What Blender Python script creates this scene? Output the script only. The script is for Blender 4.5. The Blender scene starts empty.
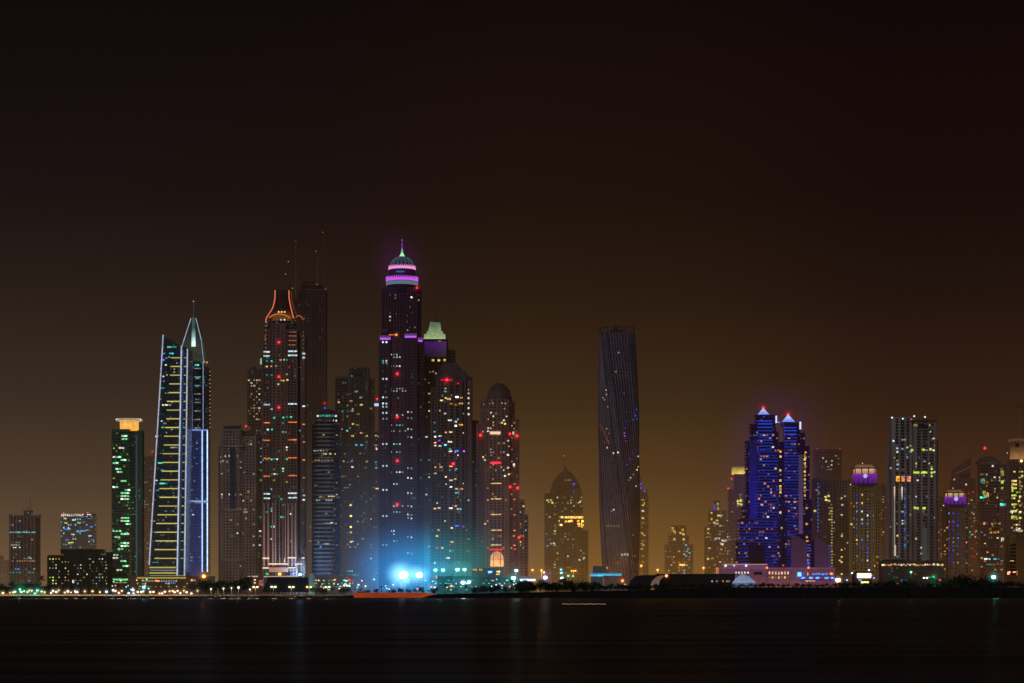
import bpy, bmesh, math, random
from mathutils import Vector, Matrix
random.seed(7)
R = math.radians
sc = bpy.context.scene
COL = sc.collection
F, CX, HY, CAMZ, GZ = 2048.0, 512.0, 590.0, 8.0, 3.0

# ------------------------------------------------------------------ helpers
def link(o): COL.objects.link(o); return o
def tag(o, label=None, cat=None, group=None, kind=None):
    if label: o['label'] = label
    if cat: o['category'] = cat
    if group: o['group'] = group
    if kind: o['kind'] = kind
    return o
def empty(name, loc=(0, 0, 0)):
    o = bpy.data.objects.new(name, None); o.location = loc; o.empty_display_size = 5
    return link(o)
def obj(name, bm, mat, parent=None, loc=(0, 0, 0), smooth=False):
    me = bpy.data.meshes.new(name)
    bmesh.ops.recalc_face_normals(bm, faces=bm.faces)
    bm.to_mesh(me); bm.free()
    if smooth:
        for p in me.polygons: p.use_smooth = True
    me.materials.append(mat)
    o = bpy.data.objects.new(name, me); o.location = loc
    if parent: o.parent = parent
    return link(o)
def box(bm, x0, x1, y0, y1, z0, z1):
    v = [bm.verts.new((x, y, z)) for z in (z0, z1) for x, y in ((x0, y0), (x1, y0), (x1, y1), (x0, y1))]
    for f in ((0, 1, 2, 3), (4, 5, 6, 7), (0, 1, 5, 4), (1, 2, 6, 5), (2, 3, 7, 6), (3, 0, 4, 7)):
        bm.faces.new([v[i] for i in f])
def prism(bm, poly, z0, z1, top=None):
    a = [bm.verts.new((x, y, z0)) for x, y in poly]
    b = [bm.verts.new((x, y, z1)) for x, y in (top or poly)]
    n = len(a)
    bm.faces.new(a[::-1]); bm.faces.new(b)
    for i in range(n): bm.faces.new((a[i], a[(i+1) % n], b[(i+1) % n], b[i]))
def extr(bm, pts, y0, y1):
    """polygon in the x-z plane pulled back in y"""
    a = [bm.verts.new((x, y0, z)) for x, z in pts]; b = [bm.verts.new((x, y1, z)) for x, z in pts]
    n = len(a)
    bm.faces.new(a); bm.faces.new(b[::-1])
    for i in range(n): bm.faces.new((a[i], b[i], b[(i+1) % n], a[(i+1) % n]))
def lathe(bm, cx, cy, prof, seg=24):
    rings = []
    for r, z in prof:
        if r < 1e-3: rings.append([bm.verts.new((cx, cy, z))])
        else: rings.append([bm.verts.new((cx+r*math.cos(2*math.pi*i/seg), cy+r*math.sin(2*math.pi*i/seg), z)) for i in range(seg)])
    for A, B in zip(rings, rings[1:]):
        for i in range(seg):
            j = (i+1) % seg
            if len(A) == 1 and len(B) == 1: continue
            if len(A) == 1: bm.faces.new((A[0], B[i], B[j]))
            elif len(B) == 1: bm.faces.new((A[i], A[j], B[0]))
            else: bm.faces.new((A[i], A[j], B[j], B[i]))
    if len(rings[0]) > 1: bm.faces.new(rings[0][::-1])
    if len(rings[-1]) > 1: bm.faces.new(rings[-1])
def beam(bm, p0, p1, r0, r1=None, seg=6):
    p0, p1 = Vector(p0), Vector(p1); r1 = r0 if r1 is None else r1
    d = (p1-p0).normalized(); a = d.orthogonal().normalized(); b = d.cross(a)
    A = [bm.verts.new(p0+(a*math.cos(t)+b*math.sin(t))*r0) for t in [2*math.pi*i/seg for i in range(seg)]]
    B = [bm.verts.new(p1+(a*math.cos(t)+b*math.sin(t))*r1) for t in [2*math.pi*i/seg for i in range(seg)]]
    bm.faces.new(A[::-1]); bm.faces.new(B)
    for i in range(seg): bm.faces.new((A[i], A[(i+1) % seg], B[(i+1) % seg], B[i]))
def N(nt, t, **kw):
    n = nt.nodes.new(t)
    for k, v in kw.items(): setattr(n, k, v)
    return n
def M(nt, op, a, b=None, c=None):
    n = nt.nodes.new('ShaderNodeMath'); n.operation = op
    for i, v in enumerate((a, b, c)):
        if v is None: continue
        if isinstance(v, (int, float)): n.inputs[i].default_value = v
        else: nt.links.new(v, n.inputs[i])
    return n.outputs[0]
def newmat(name):
    m = bpy.data.materials.new(name); m.use_nodes = True; m.node_tree.nodes.clear()
    return m, m.node_tree, N(m.node_tree, 'ShaderNodeOutputMaterial')

# ------------------------------------------------------------------ materials
_c = {}
def clad(col, rough=.8, name='concrete'):
    """weathered render or stone: base colour broken up by large stains and fine grain"""
    key = ('c', col, rough)
    if key in _c: return _c[key]
    m, nt, out = newmat(name); L = nt.links.new
    b = N(nt, 'ShaderNodeBsdfPrincipled'); b.inputs['Roughness'].default_value = rough
    tc = N(nt, 'ShaderNodeTexCoord')
    mp = N(nt, 'ShaderNodeMapping'); mp.inputs['Scale'].default_value = (1, 1, .35); L(tc.outputs['Object'], mp.inputs[0])
    n1 = N(nt, 'ShaderNodeTexNoise'); n1.inputs['Scale'].default_value = .06; n1.inputs['Detail'].default_value = 6; L(mp.outputs[0], n1.inputs['Vector'])
    r = N(nt, 'ShaderNodeMapRange'); r.inputs[1].default_value = .3; r.inputs[2].default_value = .7; r.inputs[3].default_value = .6; r.inputs[4].default_value = 1.3
    L(n1.outputs[0], r.inputs[0])
    mx = N(nt, 'ShaderNodeVectorMath', operation='SCALE'); mx.inputs[0].default_value = col; L(r.outputs[0], mx.inputs['Scale'])
    L(mx.outputs[0], b.inputs['Base Color']); L(b.outputs[0], out.inputs[0])
    _c[key] = m; return m
def glass(tint=(.03, .035, .045), prob=.25, cols=((1, .6, .25), (.5, .9, 1)), power=.05, cw=3.0, fh=3.6):
    """curtain wall: dark reflective panes, a share of the rooms behind them faintly lit"""
    key = ('g', tint, prob, cols, power, cw, fh)
    if key in _c: return _c[key]
    m, nt, out = newmat('window_glass'); L = nt.links.new
    tc = N(nt, 'ShaderNodeTexCoord'); sp = N(nt, 'ShaderNodeSeparateXYZ'); L(tc.outputs['Object'], sp.inputs[0])
    u = M(nt, 'DIVIDE', M(nt, 'ADD', sp.outputs[0], M(nt, 'MULTIPLY', sp.outputs[1], .83)), cw)
    v = M(nt, 'DIVIDE', sp.outputs[2], fh)
    cu, cv = M(nt, 'FLOOR', u), M(nt, 'FLOOR', v)
    cb = N(nt, 'ShaderNodeCombineXYZ'); L(cu, cb.inputs[0]); L(cv, cb.inputs[1])
    wn = N(nt, 'ShaderNodeTexWhiteNoise', noise_dimensions='2D'); L(cb.outputs[0], wn.inputs['Vector'])
    s3 = N(nt, 'ShaderNodeSeparateColor'); L(wn.outputs['Color'], s3.inputs[0])
    fu, fv = M(nt, 'FRACT', u), M(nt, 'FRACT', v)
    inside = M(nt, 'MULTIPLY', M(nt, 'MULTIPLY', M(nt, 'GREATER_THAN', fu, .2), M(nt, 'LESS_THAN', fu, .8)), M(nt, 'MULTIPLY', M(nt, 'GREATER_THAN', fv, .3), M(nt, 'LESS_THAN', fv, .8)))
    lit = M(nt, 'MULTIPLY', M(nt, 'LESS_THAN', wn.outputs['Value'], prob), inside)
    stg = M(nt, 'MULTIPLY', M(nt, 'POWER', s3.outputs[1], 3.0), power*4)
    mixc = N(nt, 'ShaderNodeMix', data_type='RGBA'); mixc.inputs[6].default_value = (*cols[0], 1); mixc.inputs[7].default_value = (*cols[1], 1)
    L(M(nt, 'GREATER_THAN', s3.outputs[2], .6), mixc.inputs[0])
    b = N(nt, 'ShaderNodeBsdfPrincipled'); b.inputs['Roughness'].default_value = .22
    bc = N(nt, 'ShaderNodeVectorMath', operation='SCALE'); bc.inputs[0].default_value = tint
    L(M(nt, 'ADD', M(nt, 'MULTIPLY', s3.outputs[0], 2.2), 1.2), bc.inputs['Scale']); L(bc.outputs[0], b.inputs['Base Color'])
    L(mixc.outputs[2], b.inputs['Emission Color']); L(M(nt, 'MULTIPLY', lit, stg), b.inputs['Emission Strength'])
    L(b.outputs[0], out.inputs[0])
    _c[key] = m; return m
def emit(col, s, name='lamp_light'):
    key = ('e', col, round(s, 3))
    if key in _c: return _c[key]
    m, nt, out = newmat(name)
    e = N(nt, 'ShaderNodeEmission'); e.inputs[0].default_value = (*col, 1); e.inputs[1].default_value = s
    if name == 'window_light':   # every room a little different: curtains, lamps, distance
        g = N(nt, 'ShaderNodeNewGeometry'); n = N(nt, 'ShaderNodeTexNoise'); n.inputs['Scale'].default_value = .45; n.inputs['Detail'].default_value = 1
        nt.links.new(g.outputs['Position'], n.inputs['Vector']); nt.links.new(M(nt, 'MULTIPLY', M(nt, 'POWER', n.outputs[0], 2.0), s*4), e.inputs[1])
    nt.links.new(e.outputs[0], out.inputs[0]); m.cycles.emission_sampling = 'NONE' if s < 8 else 'AUTO'
    _c[key] = m; return m
def grad_emit(c0, c1, z0, z1, s0, s1, base=(.3, .3, .3)):
    """light put into the surface as emission: colour and strength change along its height"""
    key = ('ge', c0, c1, z0, z1, s0, s1)
    if key in _c: return _c[key]
    m, nt, out = newmat('gradient_glow'); L = nt.links.new
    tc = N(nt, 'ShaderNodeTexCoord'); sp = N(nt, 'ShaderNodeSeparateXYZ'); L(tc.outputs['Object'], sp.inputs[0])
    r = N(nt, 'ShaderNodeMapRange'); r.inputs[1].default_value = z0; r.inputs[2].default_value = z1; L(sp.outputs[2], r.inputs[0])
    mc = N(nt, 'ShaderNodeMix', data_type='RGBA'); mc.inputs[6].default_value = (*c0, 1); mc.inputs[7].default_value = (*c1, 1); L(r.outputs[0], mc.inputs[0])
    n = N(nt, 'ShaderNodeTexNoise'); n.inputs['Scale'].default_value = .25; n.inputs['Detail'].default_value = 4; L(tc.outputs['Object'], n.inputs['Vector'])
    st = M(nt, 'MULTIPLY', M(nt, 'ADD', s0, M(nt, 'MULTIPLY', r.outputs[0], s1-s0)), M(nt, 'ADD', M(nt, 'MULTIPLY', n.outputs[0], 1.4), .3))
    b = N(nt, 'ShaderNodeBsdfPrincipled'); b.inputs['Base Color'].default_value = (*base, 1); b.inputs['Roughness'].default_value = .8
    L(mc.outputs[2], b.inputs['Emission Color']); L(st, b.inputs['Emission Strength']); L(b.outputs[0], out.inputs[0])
    m.cycles.emission_sampling = 'NONE'
    _c[key] = m; return m
C = dict(warm=(1, .6, .24), yellow=(1, .78, .2), white=(1, .93, .75), cool=(.65, .92, 1), cyan=(.08, .75, .9), teal=(.08, .85, .55), green=(.3, 1, .42),
         orange=(1, .22, .06), red=(1, .015, .03), blue=(.04, .08, 1), azure=(.08, .3, 1), purple=(.42, .05, 1), pink=(1, .35, .7), amber=(1, .42, .04), lime=(.75, 1, .12), salmon=(1, .33, .2))
WL = (.3, .85, 2.1)
_u = {}
def unit_box(col, s):
    k = (col, s)
    if k not in _u:
        bm = bmesh.new(); box(bm, -.5, .5, -.5, .5, -.5, .5)
        me = bpy.data.meshes.new('lit_pane'); bmesh.ops.recalc_face_normals(bm, faces=bm.faces); bm.to_mesh(me); bm.free()
        me.materials.append(emit(C[col], s, 'window_light')); _u[k] = me
    return _u[k]
_gm = {}
def glow_mat(col, s, sharp=40.0):
    """added lamp halo as glowing volume: brightest at the lamp, gone at the rim"""
    k = (col, round(s, 6), sharp)
    if k in _gm: return _gm[k]
    m, nt, out = newmat('halo_volume'); L = nt.links.new
    tc = N(nt, 'ShaderNodeTexCoord'); ln = N(nt, 'ShaderNodeVectorMath', operation='LENGTH'); L(tc.outputs['Object'], ln.inputs[0])
    f = M(nt, 'DIVIDE', M(nt, 'POWER', M(nt, 'MAXIMUM', M(nt, 'SUBTRACT', 1.0, ln.outputs['Value']), 0.0), 3.0), M(nt, 'ADD', 1.0, M(nt, 'MULTIPLY', M(nt, 'POWER', ln.outputs['Value'], 2.0), sharp)))
    e = N(nt, 'ShaderNodeEmission'); e.inputs[0].default_value = (*col, 1); L(M(nt, 'MULTIPLY', f, s), e.inputs[1])
    a = N(nt, 'ShaderNodeVolumeAbsorption'); a.inputs['Density'].default_value = 1e-6
    ad = N(nt, 'ShaderNodeAddShader'); L(e.outputs[0], ad.inputs[0]); L(a.outputs[0], ad.inputs[1]); L(ad.outputs[0], out.inputs['Volume'])
    m.cycles.emission_sampling = 'NONE'
    _gm[k] = m; return m
_gme = {}
def glow(parent, loc, rad, col, amount, sz=1.0):
    k = (col, round(amount/rad, 6))
    if k not in _gme:
        bm = bmesh.new(); bmesh.ops.create_icosphere(bm, subdivisions=2, radius=1.0)
        me = bpy.data.meshes.new('lamp_halo'); bm.to_mesh(me); bm.free(); me.materials.append(glow_mat(col, amount*3.0/rad)); _gme[k] = me
    o = bpy.data.objects.new('lamp_halo', _gme[k]); o.location = loc; o.scale = (rad*1.25, rad*1.25, rad*1.25*sz); o.parent = parent
    return link(o)
def point(loc, col, power, r=1.0):
    l = bpy.data.lights.new('lamp_bulb', 'POINT'); l.color = col; l.energy = power; l.shadow_soft_size = r
    o = bpy.data.objects.new('lamp_bulb', l); o.location = loc; return link(o)

# ------------------------------------------------------------------ towers
ST = dict(
    slab=dict(fh=3.6, st=.9, so=1.0, bay=0, pw=0, po=0),
    grid=dict(fh=3.6, st=1.2, so=.7, bay=4.2, pw=1.3, po=1.0),
    fins=dict(fh=3.6, st=.7, so=.4, bay=3.6, pw=1.1, po=1.2),
    wide=dict(fh=3.6, st=1.3, so=.8, bay=9.0, pw=2.6, po=1.5),
    band=dict(fh=7.2, st=1.6, so=.5, bay=12.0, pw=1.5, po=.8),
    thick=dict(fh=3.6, st=1.9, so=.6, bay=5.0, pw=2.4, po=1.0),
    plain=None)
class Tower:
    def __init__(s, name, label, cat, D, cx, wallmat=None, gm=None, group=None):
        s.D, s.cx, s.k = D, cx, D/F
        s.root = tag(empty(name, ((cx-CX)*s.k, D, GZ)), label, cat, group)
        s.core, s.cl = bmesh.new(), bmesh.new(); s.vols = []; s.nw = 0; s.extra = {}
        s.wm = wallmat or clad((.3, .27, .25)); s.gm = gm or glass()
    def X(s, px): return (px-s.cx)*s.k
    def Z(s, py): return CAMZ-GZ+(HY-py)*s.k
    def vol(s, x0, x1, yt, yb=None, d=0, dep=None, style='slab', ch=0, par=True, core=True):
        X0, X1, Z1 = s.X(x0), s.X(x1), s.Z(yt); Z0 = 0 if yb is None else s.Z(yb)
        d = d + .13*len(s.vols); dep = dep or min(26, max(12, (X1-X0)*.7))
        sh = (dep+max(d, 0))/s.D   # a far corner seen past the front one takes up its share of the width
        if x1 < 470: X1 -= min((CX-x1)*s.k*sh, (X1-X0)*.4)
        if x0 > 550: X0 += min((x0-CX)*s.k*sh, (X1-X0)*.4)
        c = ch*s.k
        poly = [(X0+c, d), (X1-c, d), (X1, d+c), (X1, d+dep), (X0, d+dep), (X0, d+c)] if ch else [(X0, d), (X1, d), (X1, d+dep), (X0, d+dep)]
        if core: prism(s.core, poly, Z0, Z1)
        st = ST[style] if isinstance(style, str) else style
        s.vols.append((X0, X1, Z0, Z1, d, c, st or dict(fh=3.6, so=0, po=0, bay=0)))
        if st: s.facade(poly, Z0, Z1, st)
        if par:
            n = len(poly)
            for i in range(n):
                p, q = Vector(poly[i]), Vector(poly[(i+1) % n]); e = (q-p).normalized(); nn = Vector((e.y, -e.x))
                s.obx(p, q, nn, -.6, .35, Z1-.6, Z1+1.1)
        return s
    def obx(s, p, q, nn, i0, o1, z0, z1, bm=None):
        bm = bm or s.cl
        a, b, c2, d2 = p+nn*o1, q+nn*o1, q+nn*i0, p+nn*i0
        prism(bm, [tuple(a), tuple(b), tuple(c2), tuple(d2)], z0, z1)
    def facade(s, poly, Z0, Z1, st):
        n = len(poly)
        for i in range(n):
            p, q = Vector(poly[i]), Vector(poly[(i+1) % n]); ln = (q-p).length
            e = (q-p)/ln; nn = Vector((e.y, -e.x))
            if nn.y > .3 or ln < 1: continue
            if st['so'] > 0:
                z = (math.floor(Z0/st['fh'])+1)*st['fh']
                while z < Z1-1:
                    s.obx(p, q, nn, 0, st['so'], z-st['st']/2, z+st['st']/2); z += st['fh']
            if st['bay']:
                m = max(1, round(ln/st['bay']))
                for j in range(m+1):
                    t0 = min(max(j*ln/m-st['pw']/2, 0), ln-st['pw'])
                    s.obx(p+e*t0, p+e*(t0+st['pw']), nn, 0, st['po'], Z0, Z1)
    def front(s, X, Zz):
        """the frontmost volume at this place: y, its edge angle and its style"""
        best = None
        for (a, b, z0, z1, d, c, st) in s.vols:
            if a <= X <= b and z0 <= Zz <= z1+.5:
                y, ang = d, 0
                if c and X < a+c: y, ang = d+(a+c-X), -math.pi/4
                elif c and X > b-c: y, ang = d+(X-b+c), math.pi/4
                if best is None or y < best[0]: best = (y, ang, st)
        return best
    def win(s, px, py, w=1.9, h=1.3, col='warm', lv=1, name='lit_window', snap=False):
        X, Zz = s.X(px), s.Z(py); fr = s.front(X, Zz)
        if fr is None:
            for dx in (-1, 1, -2.2, 2.2, -3.6, 3.6, -5, 5):
                fr = s.front(X+dx*s.k, Zz)
                if fr: X += (dx-(.6 if dx > 0 else -.6))*s.k if abs(dx) < 1.5 else dx*s.k; break
        if fr is None: return
        y, ang, st = fr
        if snap:
            Zz = (math.floor(Zz/st['fh'])+.5)*st['fh']
        out = max(st['so'], st['po'])+.12
        s.nw += 1
        o = bpy.data.objects.new(name, unit_box(col, WL[lv] if lv < 3 else lv))
        o.location = (X, y-out/2, Zz); o.scale = (w*s.k, out+.2, h*s.k); o.rotation_euler.z = ang; o.parent = s.root
        link(o)
    def rw(s, x0, x1, y0, y1, n, cols=('warm', 'white', 'yellow'), lvs=(0, 0, 1, 1, 2), dx=2.6, w=(.8, 2.3)):
        seen = set(); t = 0
        while len(seen) < n and t < n*12:
            t += 1
            px = x0+round(random.uniform(0, (x1-x0)/dx))*dx; py = random.uniform(y0, y1)
            key = (round(px), round(py/3))
            if key in seen or s.nw >= 99: continue
            seen.add(key)
            s.win(px, py, random.uniform(*w), random.uniform(.8, 1.6), random.choice(cols), random.choice(lvs), snap=True)
        return s
    def row(s, x0, x1, py, col='white', lv=1, gap=0, h=1.1, name='light_strip'):
        if not gap: s.win((x0+x1)/2, py, x1-x0, h, col, lv, name)
        else:
            x = x0
            while x < x1:
                if random.random() < .8: s.win(x, py, gap*.62, h, col, lv)
                x += gap
        return s
    def part(s, name, fn, mat, smooth=False):
        bm = bmesh.new(); fn(bm); return obj(name, bm, mat, s.root, smooth=smooth)
    def mast(s, px, py0, py1, r=.45, d=12, col=(.25, .2, .2), name='mast'):
        return s.part(name, lambda bm: beam(bm, (s.X(px), d, s.Z(py0)-2), (s.X(px), d, s.Z(py1)), r*1.6, r*.9), clad(col, .5))
    def beacon(s, px, py, col='red', r=1.0, halo=6, amt=.35, d=None, s_=5):
        if col == 'red': halo, amt = halo*1.25, amt*.8
        X, Zz = s.X(px), s.Z(py)
        fr = s.front(X, Zz); y = (fr[0]-1.6 if fr else 10) if d is None else d
        bm = bmesh.new(); bmesh.ops.create_icosphere(bm, subdivisions=2, radius=r*s.k)
        b = obj('beacon', bm, emit(C[col], s_), s.root, (X, y, Zz))
        if halo: glow(b, (0, 0, 0), halo*s.k, C[col], amt)
        return b
    def done(s, cladname='facade_cladding'):
        if s.core.faces: obj('curtain_wall', s.core, s.gm, s.root)
        if s.cl.faces: obj(cladname, s.cl, s.wm, s.root)

BROWN, GREY, DARK, RED, SAND, BLUEG = (.3, .25, .22), (.3, .29, .29), (.14, .13, .13), (.24, .17, .16), (.38, .31, .22), (.2, .24, .3)
WW = ('warm', 'white', 'yellow')

# 1 low block at the edge
t = Tower('apartment_block', 'pale low apartment block at the far left edge beside the ribbed office tower', 'building', 2700, 3, clad(BROWN))
t.vol(-14, 10, 561, style='grid').vol(-14, 3, 556, style='grid', d=6); t.rw(-8, 8, 564, 585, 4); t.done()

# 2 ribbed office tower
t = Tower('office_tower', 'ribbed grey office tower with horned roof corners and one cyan lit floor', 'tower', 2500, 25, clad((.3, .25, .24)), glass((.03, .03, .035), .2))
t.vol(10, 39.5, 516, style=dict(fh=3.6, st=.6, so=.3, bay=4.1, pw=1.5, po=1.3)).vol(22.5, 33, 511, 516, d=6, style='plain')
t.part('roof_horn', lambda bm: extr(bm, [(t.X(9), t.Z(517)), (t.X(9), t.Z(514)), (t.X(15), t.Z(515.5)), (t.X(15), t.Z(517))], -1.5, 3), t.wm)
t.part('roof_horn', lambda bm: extr(bm, [(t.X(40.3), t.Z(517)), (t.X(40.3), t.Z(514)), (t.X(34.5), t.Z(515.5)), (t.X(34.5), t.Z(517))], -1.5, 3), t.wm)
t.mast(28, 511, 497, .3); t.mast(25.5, 511, 505, .25)
t.row(11, 39, 532.2, 'cyan', 1, 3.2).row(11, 39, 532.4, 'cool', 0, 2.6); t.row(12, 20, 545, 'white', 0, 2.2); t.row(14, 21, 547.5, 'white', 1, 2)
t.row(13, 38, 561, 'warm', 0, 2.4); t.row(22, 33, 558.5, 'cool', 0, 3); t.row(16, 27, 569, 'azure', 1, 2.6); t.row(11, 38, 572.5, 'cyan', 0, 3.1); t.win(20, 521, 2, 1, 'cool', 0); t.win(13, 525, 2, 1, 'cool', 0); t.rw(14, 36, 535, 580, 8, ('cool', 'warm'), (0,)); t.done()

# 3 banded tower with lit cornice
t = Tower('office_tower', 'short blue glass tower with white lit cornice and red corner lights', 'tower', 2620, 79, clad((.14, .24, .34)), glass((.02, .06, .11), .4, ((.2, .7, 1), (.6, .9, 1)), .3))
t.vol(61, 96, 514, ch=0, style='slab').vol(84, 96.5, 516, d=-4, style=dict(fh=5, st=1.8, so=1, bay=0, pw=0, po=0))
t.row(62, 84, 515, 'white', 1, 1.9, 2.2, ).row(63, 83, 515.2, 'warm', 1, 3, 1.6); t.row(88, 96, 515.4, 'cool', 2, 2.2, 2)
for a in ((66, 523, 'lime'), (79, 523, 'green'), (65, 518.5, 'white'), (74, 520, 'white'), (66, 529, 'azure'), (69, 529, 'cyan'), (78, 531.5, 'cyan'), (82, 531, 'cyan'), (85, 531, 'azure'), (73, 534.5, 'white'), (72, 542.5, 'yellow'), (70, 542.8, 'lime'), (67, 540, 'azure'), (92, 527, 'azure'), (91, 536, 'cool'), (93, 540, 'azure')): t.win(a[0], a[1], 3.2, 1.2, a[2], 1)
t.beacon(62, 512.8, 'red', .8, 3, .3, s_=3); t.beacon(86, 512.6, 'red', .8, 3, .3, s_=3); t.done()

# 4 dark low slab
t = Tower('hotel_block', 'wide dark green low block speckled with small lit windows in front of the towers', 'building', 2400, 80, clad((.03, .05, .038)), glass((.008, .014, .012), .3, power=.05))
t.vol(48, 112, 556, style='thick').vol(60, 105, 550, 556, d=3, style='plain').vol(105, 113.5, 553, 556, d=5, style='plain')
t.row(49, 64, 555, 'amber', 0, 3.2, 1.6); t.rw(50, 110, 557, 584, 66, ('white', 'warm', 'cool', 'warm', 'lime'), (0, 0, 0, 1), 3.1, (.7, 1.4)); t.win(73.5, 581.5, 1.8, 3, 'white', 1)
t.mast(104, 552, 545, .2); t.mast(108, 553, 546, .2); t.done()

# 5 green-windowed tower with amber crown
t = Tower('office_tower', 'slim tower with rows of green lit windows under an amber lantern crown', 'tower', 2450, 127, clad((.12, .22, .17)), glass((.01, .035, .03), .35, ((.3, 1, .45), (.2, .5, .3)), .05, 2.6))
t.vol(112, 132, 430, style='slab').vol(131, 138, 431.5, d=3, style='plain').vol(138, 143.5, 431, d=-1, style='grid').vol(110.5, 113, 428.5, d=8, style='slab')
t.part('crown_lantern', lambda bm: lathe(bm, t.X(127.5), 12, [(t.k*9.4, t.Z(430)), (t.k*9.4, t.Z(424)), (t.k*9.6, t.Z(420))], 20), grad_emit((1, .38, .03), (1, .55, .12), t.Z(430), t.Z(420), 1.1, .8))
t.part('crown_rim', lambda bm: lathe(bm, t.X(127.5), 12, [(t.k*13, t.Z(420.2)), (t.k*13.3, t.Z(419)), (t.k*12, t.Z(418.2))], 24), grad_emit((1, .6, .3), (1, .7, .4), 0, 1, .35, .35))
for x in (115.5, 139.5): t.beacon(x, 419, 'white', .8, 0, d=6, s_=1.3)
for x in range(118, 139, 2): t.beacon(x, 418.6, 'white', .45, 0, d=1, s_=.9)
t.beacon(133, 431, 'red', 1.0, 4, .4); t.beacon(110, 431.5, 'red', .6, 3, .15, s_=1.2)
t.part('glass_strip', lambda bm: box(bm, t.X(135.5), t.X(137.6), 1.6, 2.9, 0, t.Z(434)), grad_emit((.02, .2, .35), (.02, .12, .3), 0, t.Z(434), .25, .12))
g_rows = [(436, 122, 4), (439, 122, 5), (448, 119, 5), (457, 113, 8), (460, 121, 4), (463, 113, 4), (469, 116, 4), (472, 117, 4), (481, 121, 5), (487, 113, 6), (490, 125, 4), (493, 121, 8), (496, 121, 8), (499, 121, 8), (518, 121, 8), (521, 121, 8), (524, 126, 4), (531, 113, 9), (534, 121, 9), (537, 115, 5), (543, 121, 9), (546, 121, 9), (549, 118, 4), (555, 113, 5), (558, 113, 5), (561, 121, 4), (566, 123, 4), (570, 117, 5)]
for y, x, w in g_rows:
    x2 = x
    while x2 < min(x+w, 130.5): t.win(x2+1, y, 2.3, 1.4, random.choice(('green', 'green', 'white', 'green')), random.choice((1, 1, 2))); x2 += 3.0
t.rw(114, 130, 440, 575, 20, ('green', 'lime'), (0,)); t.row(113, 131, 579.5, 'green', 1, 0, 1.6); t.row(112, 128, 582.5, 'lime', 0, 0, 1)
t.done()

# 6 thin building behind
t = Tower('apartment_tower', 'narrow dim apartment tower peeking out between green tower and leaning dark tower', 'tower', 2680, 148, clad((.26, .2, .2)))
t.vol(142.5, 156, 457, style='slab').rw(145, 151, 480, 575, 12, ('warm', 'white'), (0,)); t.beacon(151, 451, 'red', .7, 3, .25, s_=2); t.mast(151, 457, 451, .2); t.done()

# 7 leaning wedge tower
t = Tower('office_tower', 'dark glass tower with leaning white light edges and yellow lit floor bands', 'tower', 2440, 167, clad((.06, .12, .15)), glass((.01, .03, .045), .2, ((.3, .9, 1), (1, .9, .4)), .05))
T7 = t
le = lambda y: 148.5+(163.3-148.5)*(578-y)/(578-335)
re_ = lambda y: 184.5+(187.6-184.5)*(578-y)/(578-346)
me_ = lambda y: 177.2+(181.6-177.2)*(578-y)/(578-346)
P = lambda a: [(t.X(x), t.Z(y)) for x, y in a]
extr(t.core, P([(le(590), 590), (re_(590), 590), (re_(348), 348), (181, 346), (163.5, 335.5)]), 0, 42)
for i in range(int((578-342)/2.95)):
    y = 578-i*2.95
    if y < 350: break
    extr(t.cl, P([(le(y)+.3, y+.22), (me_(y), y+.22), (me_(y), y-.22), (le(y)+.3, y-.22)]), -.5, 0)
def edge(nm, fx, y0, y1, w, col, s):
    t.part(nm, lambda bm: extr(bm, P([(fx(y0)-w/2, y0), (fx(y0)+w/2, y0), (fx(y1)+w/2, y1), (fx(y1)-w/2, y1)]), -1.6, -.1), grad_emit(col, col, 0, t.Z(340), s, s*.8))
edge('edge_light', lambda y: le(y), 565, 335, 1.0, (.72, .74, 1), .62)
edge('edge_light', me_, 577, 346, 1.15, (.7, .78, 1), .75); edge('edge_light', re_, 577, 349, 1.15, (.66, .72, 1), .65)
for i in range(26):
    y = 357.8+i*8.72
    if y > 560: break
    x0 = 171.5-(y-357)*.087; lenr = me_(y)-1-x0
    x0 += random.uniform(-1, 1)*.6
    t.part('floor_light', lambda bm: box(bm, t.X(x0), t.X(me_(y)-.8), -.9, -.55, t.Z(y+.5), t.Z(y-.5)), emit(C['yellow'], random.uniform(.5, .8)))
    t.part('floor_light', lambda bm: box(bm, t.X(me_(y)+3.2), t.X(re_(y)-1.2), -.9, -.1, t.Z(y+.5), t.Z(y-.5)), emit(C['yellow'], random.uniform(.25, .6)))
for y in (567.5, 573): t.part('floor_light', lambda bm: box(bm, t.X(149.5), t.X(176), -.9, -.55, t.Z(y+.7), t.Z(y-.7)), emit(C['yellow'], .5))
t.part('floor_light', lambda bm: box(bm, t.X(150), t.X(176), -.9, -.55, t.Z(570.8), t.Z(569.8)), emit(C['cool'], .25))
t.part('window_ladder', lambda bm: [box(bm, t.X(me_(y)+1.2), t.X(me_(y)+2.9), -.6, -.1, t.Z(y+.9), t.Z(y-.9)) for y in [352+i*2.95 for i in range(76)]], emit((.05, .25, .6), .22))
t.vols.append((t.X(150), t.X(184), 0, t.Z(340), 0, 0, dict(fh=3.6, so=.5, po=0, bay=0)))
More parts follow.
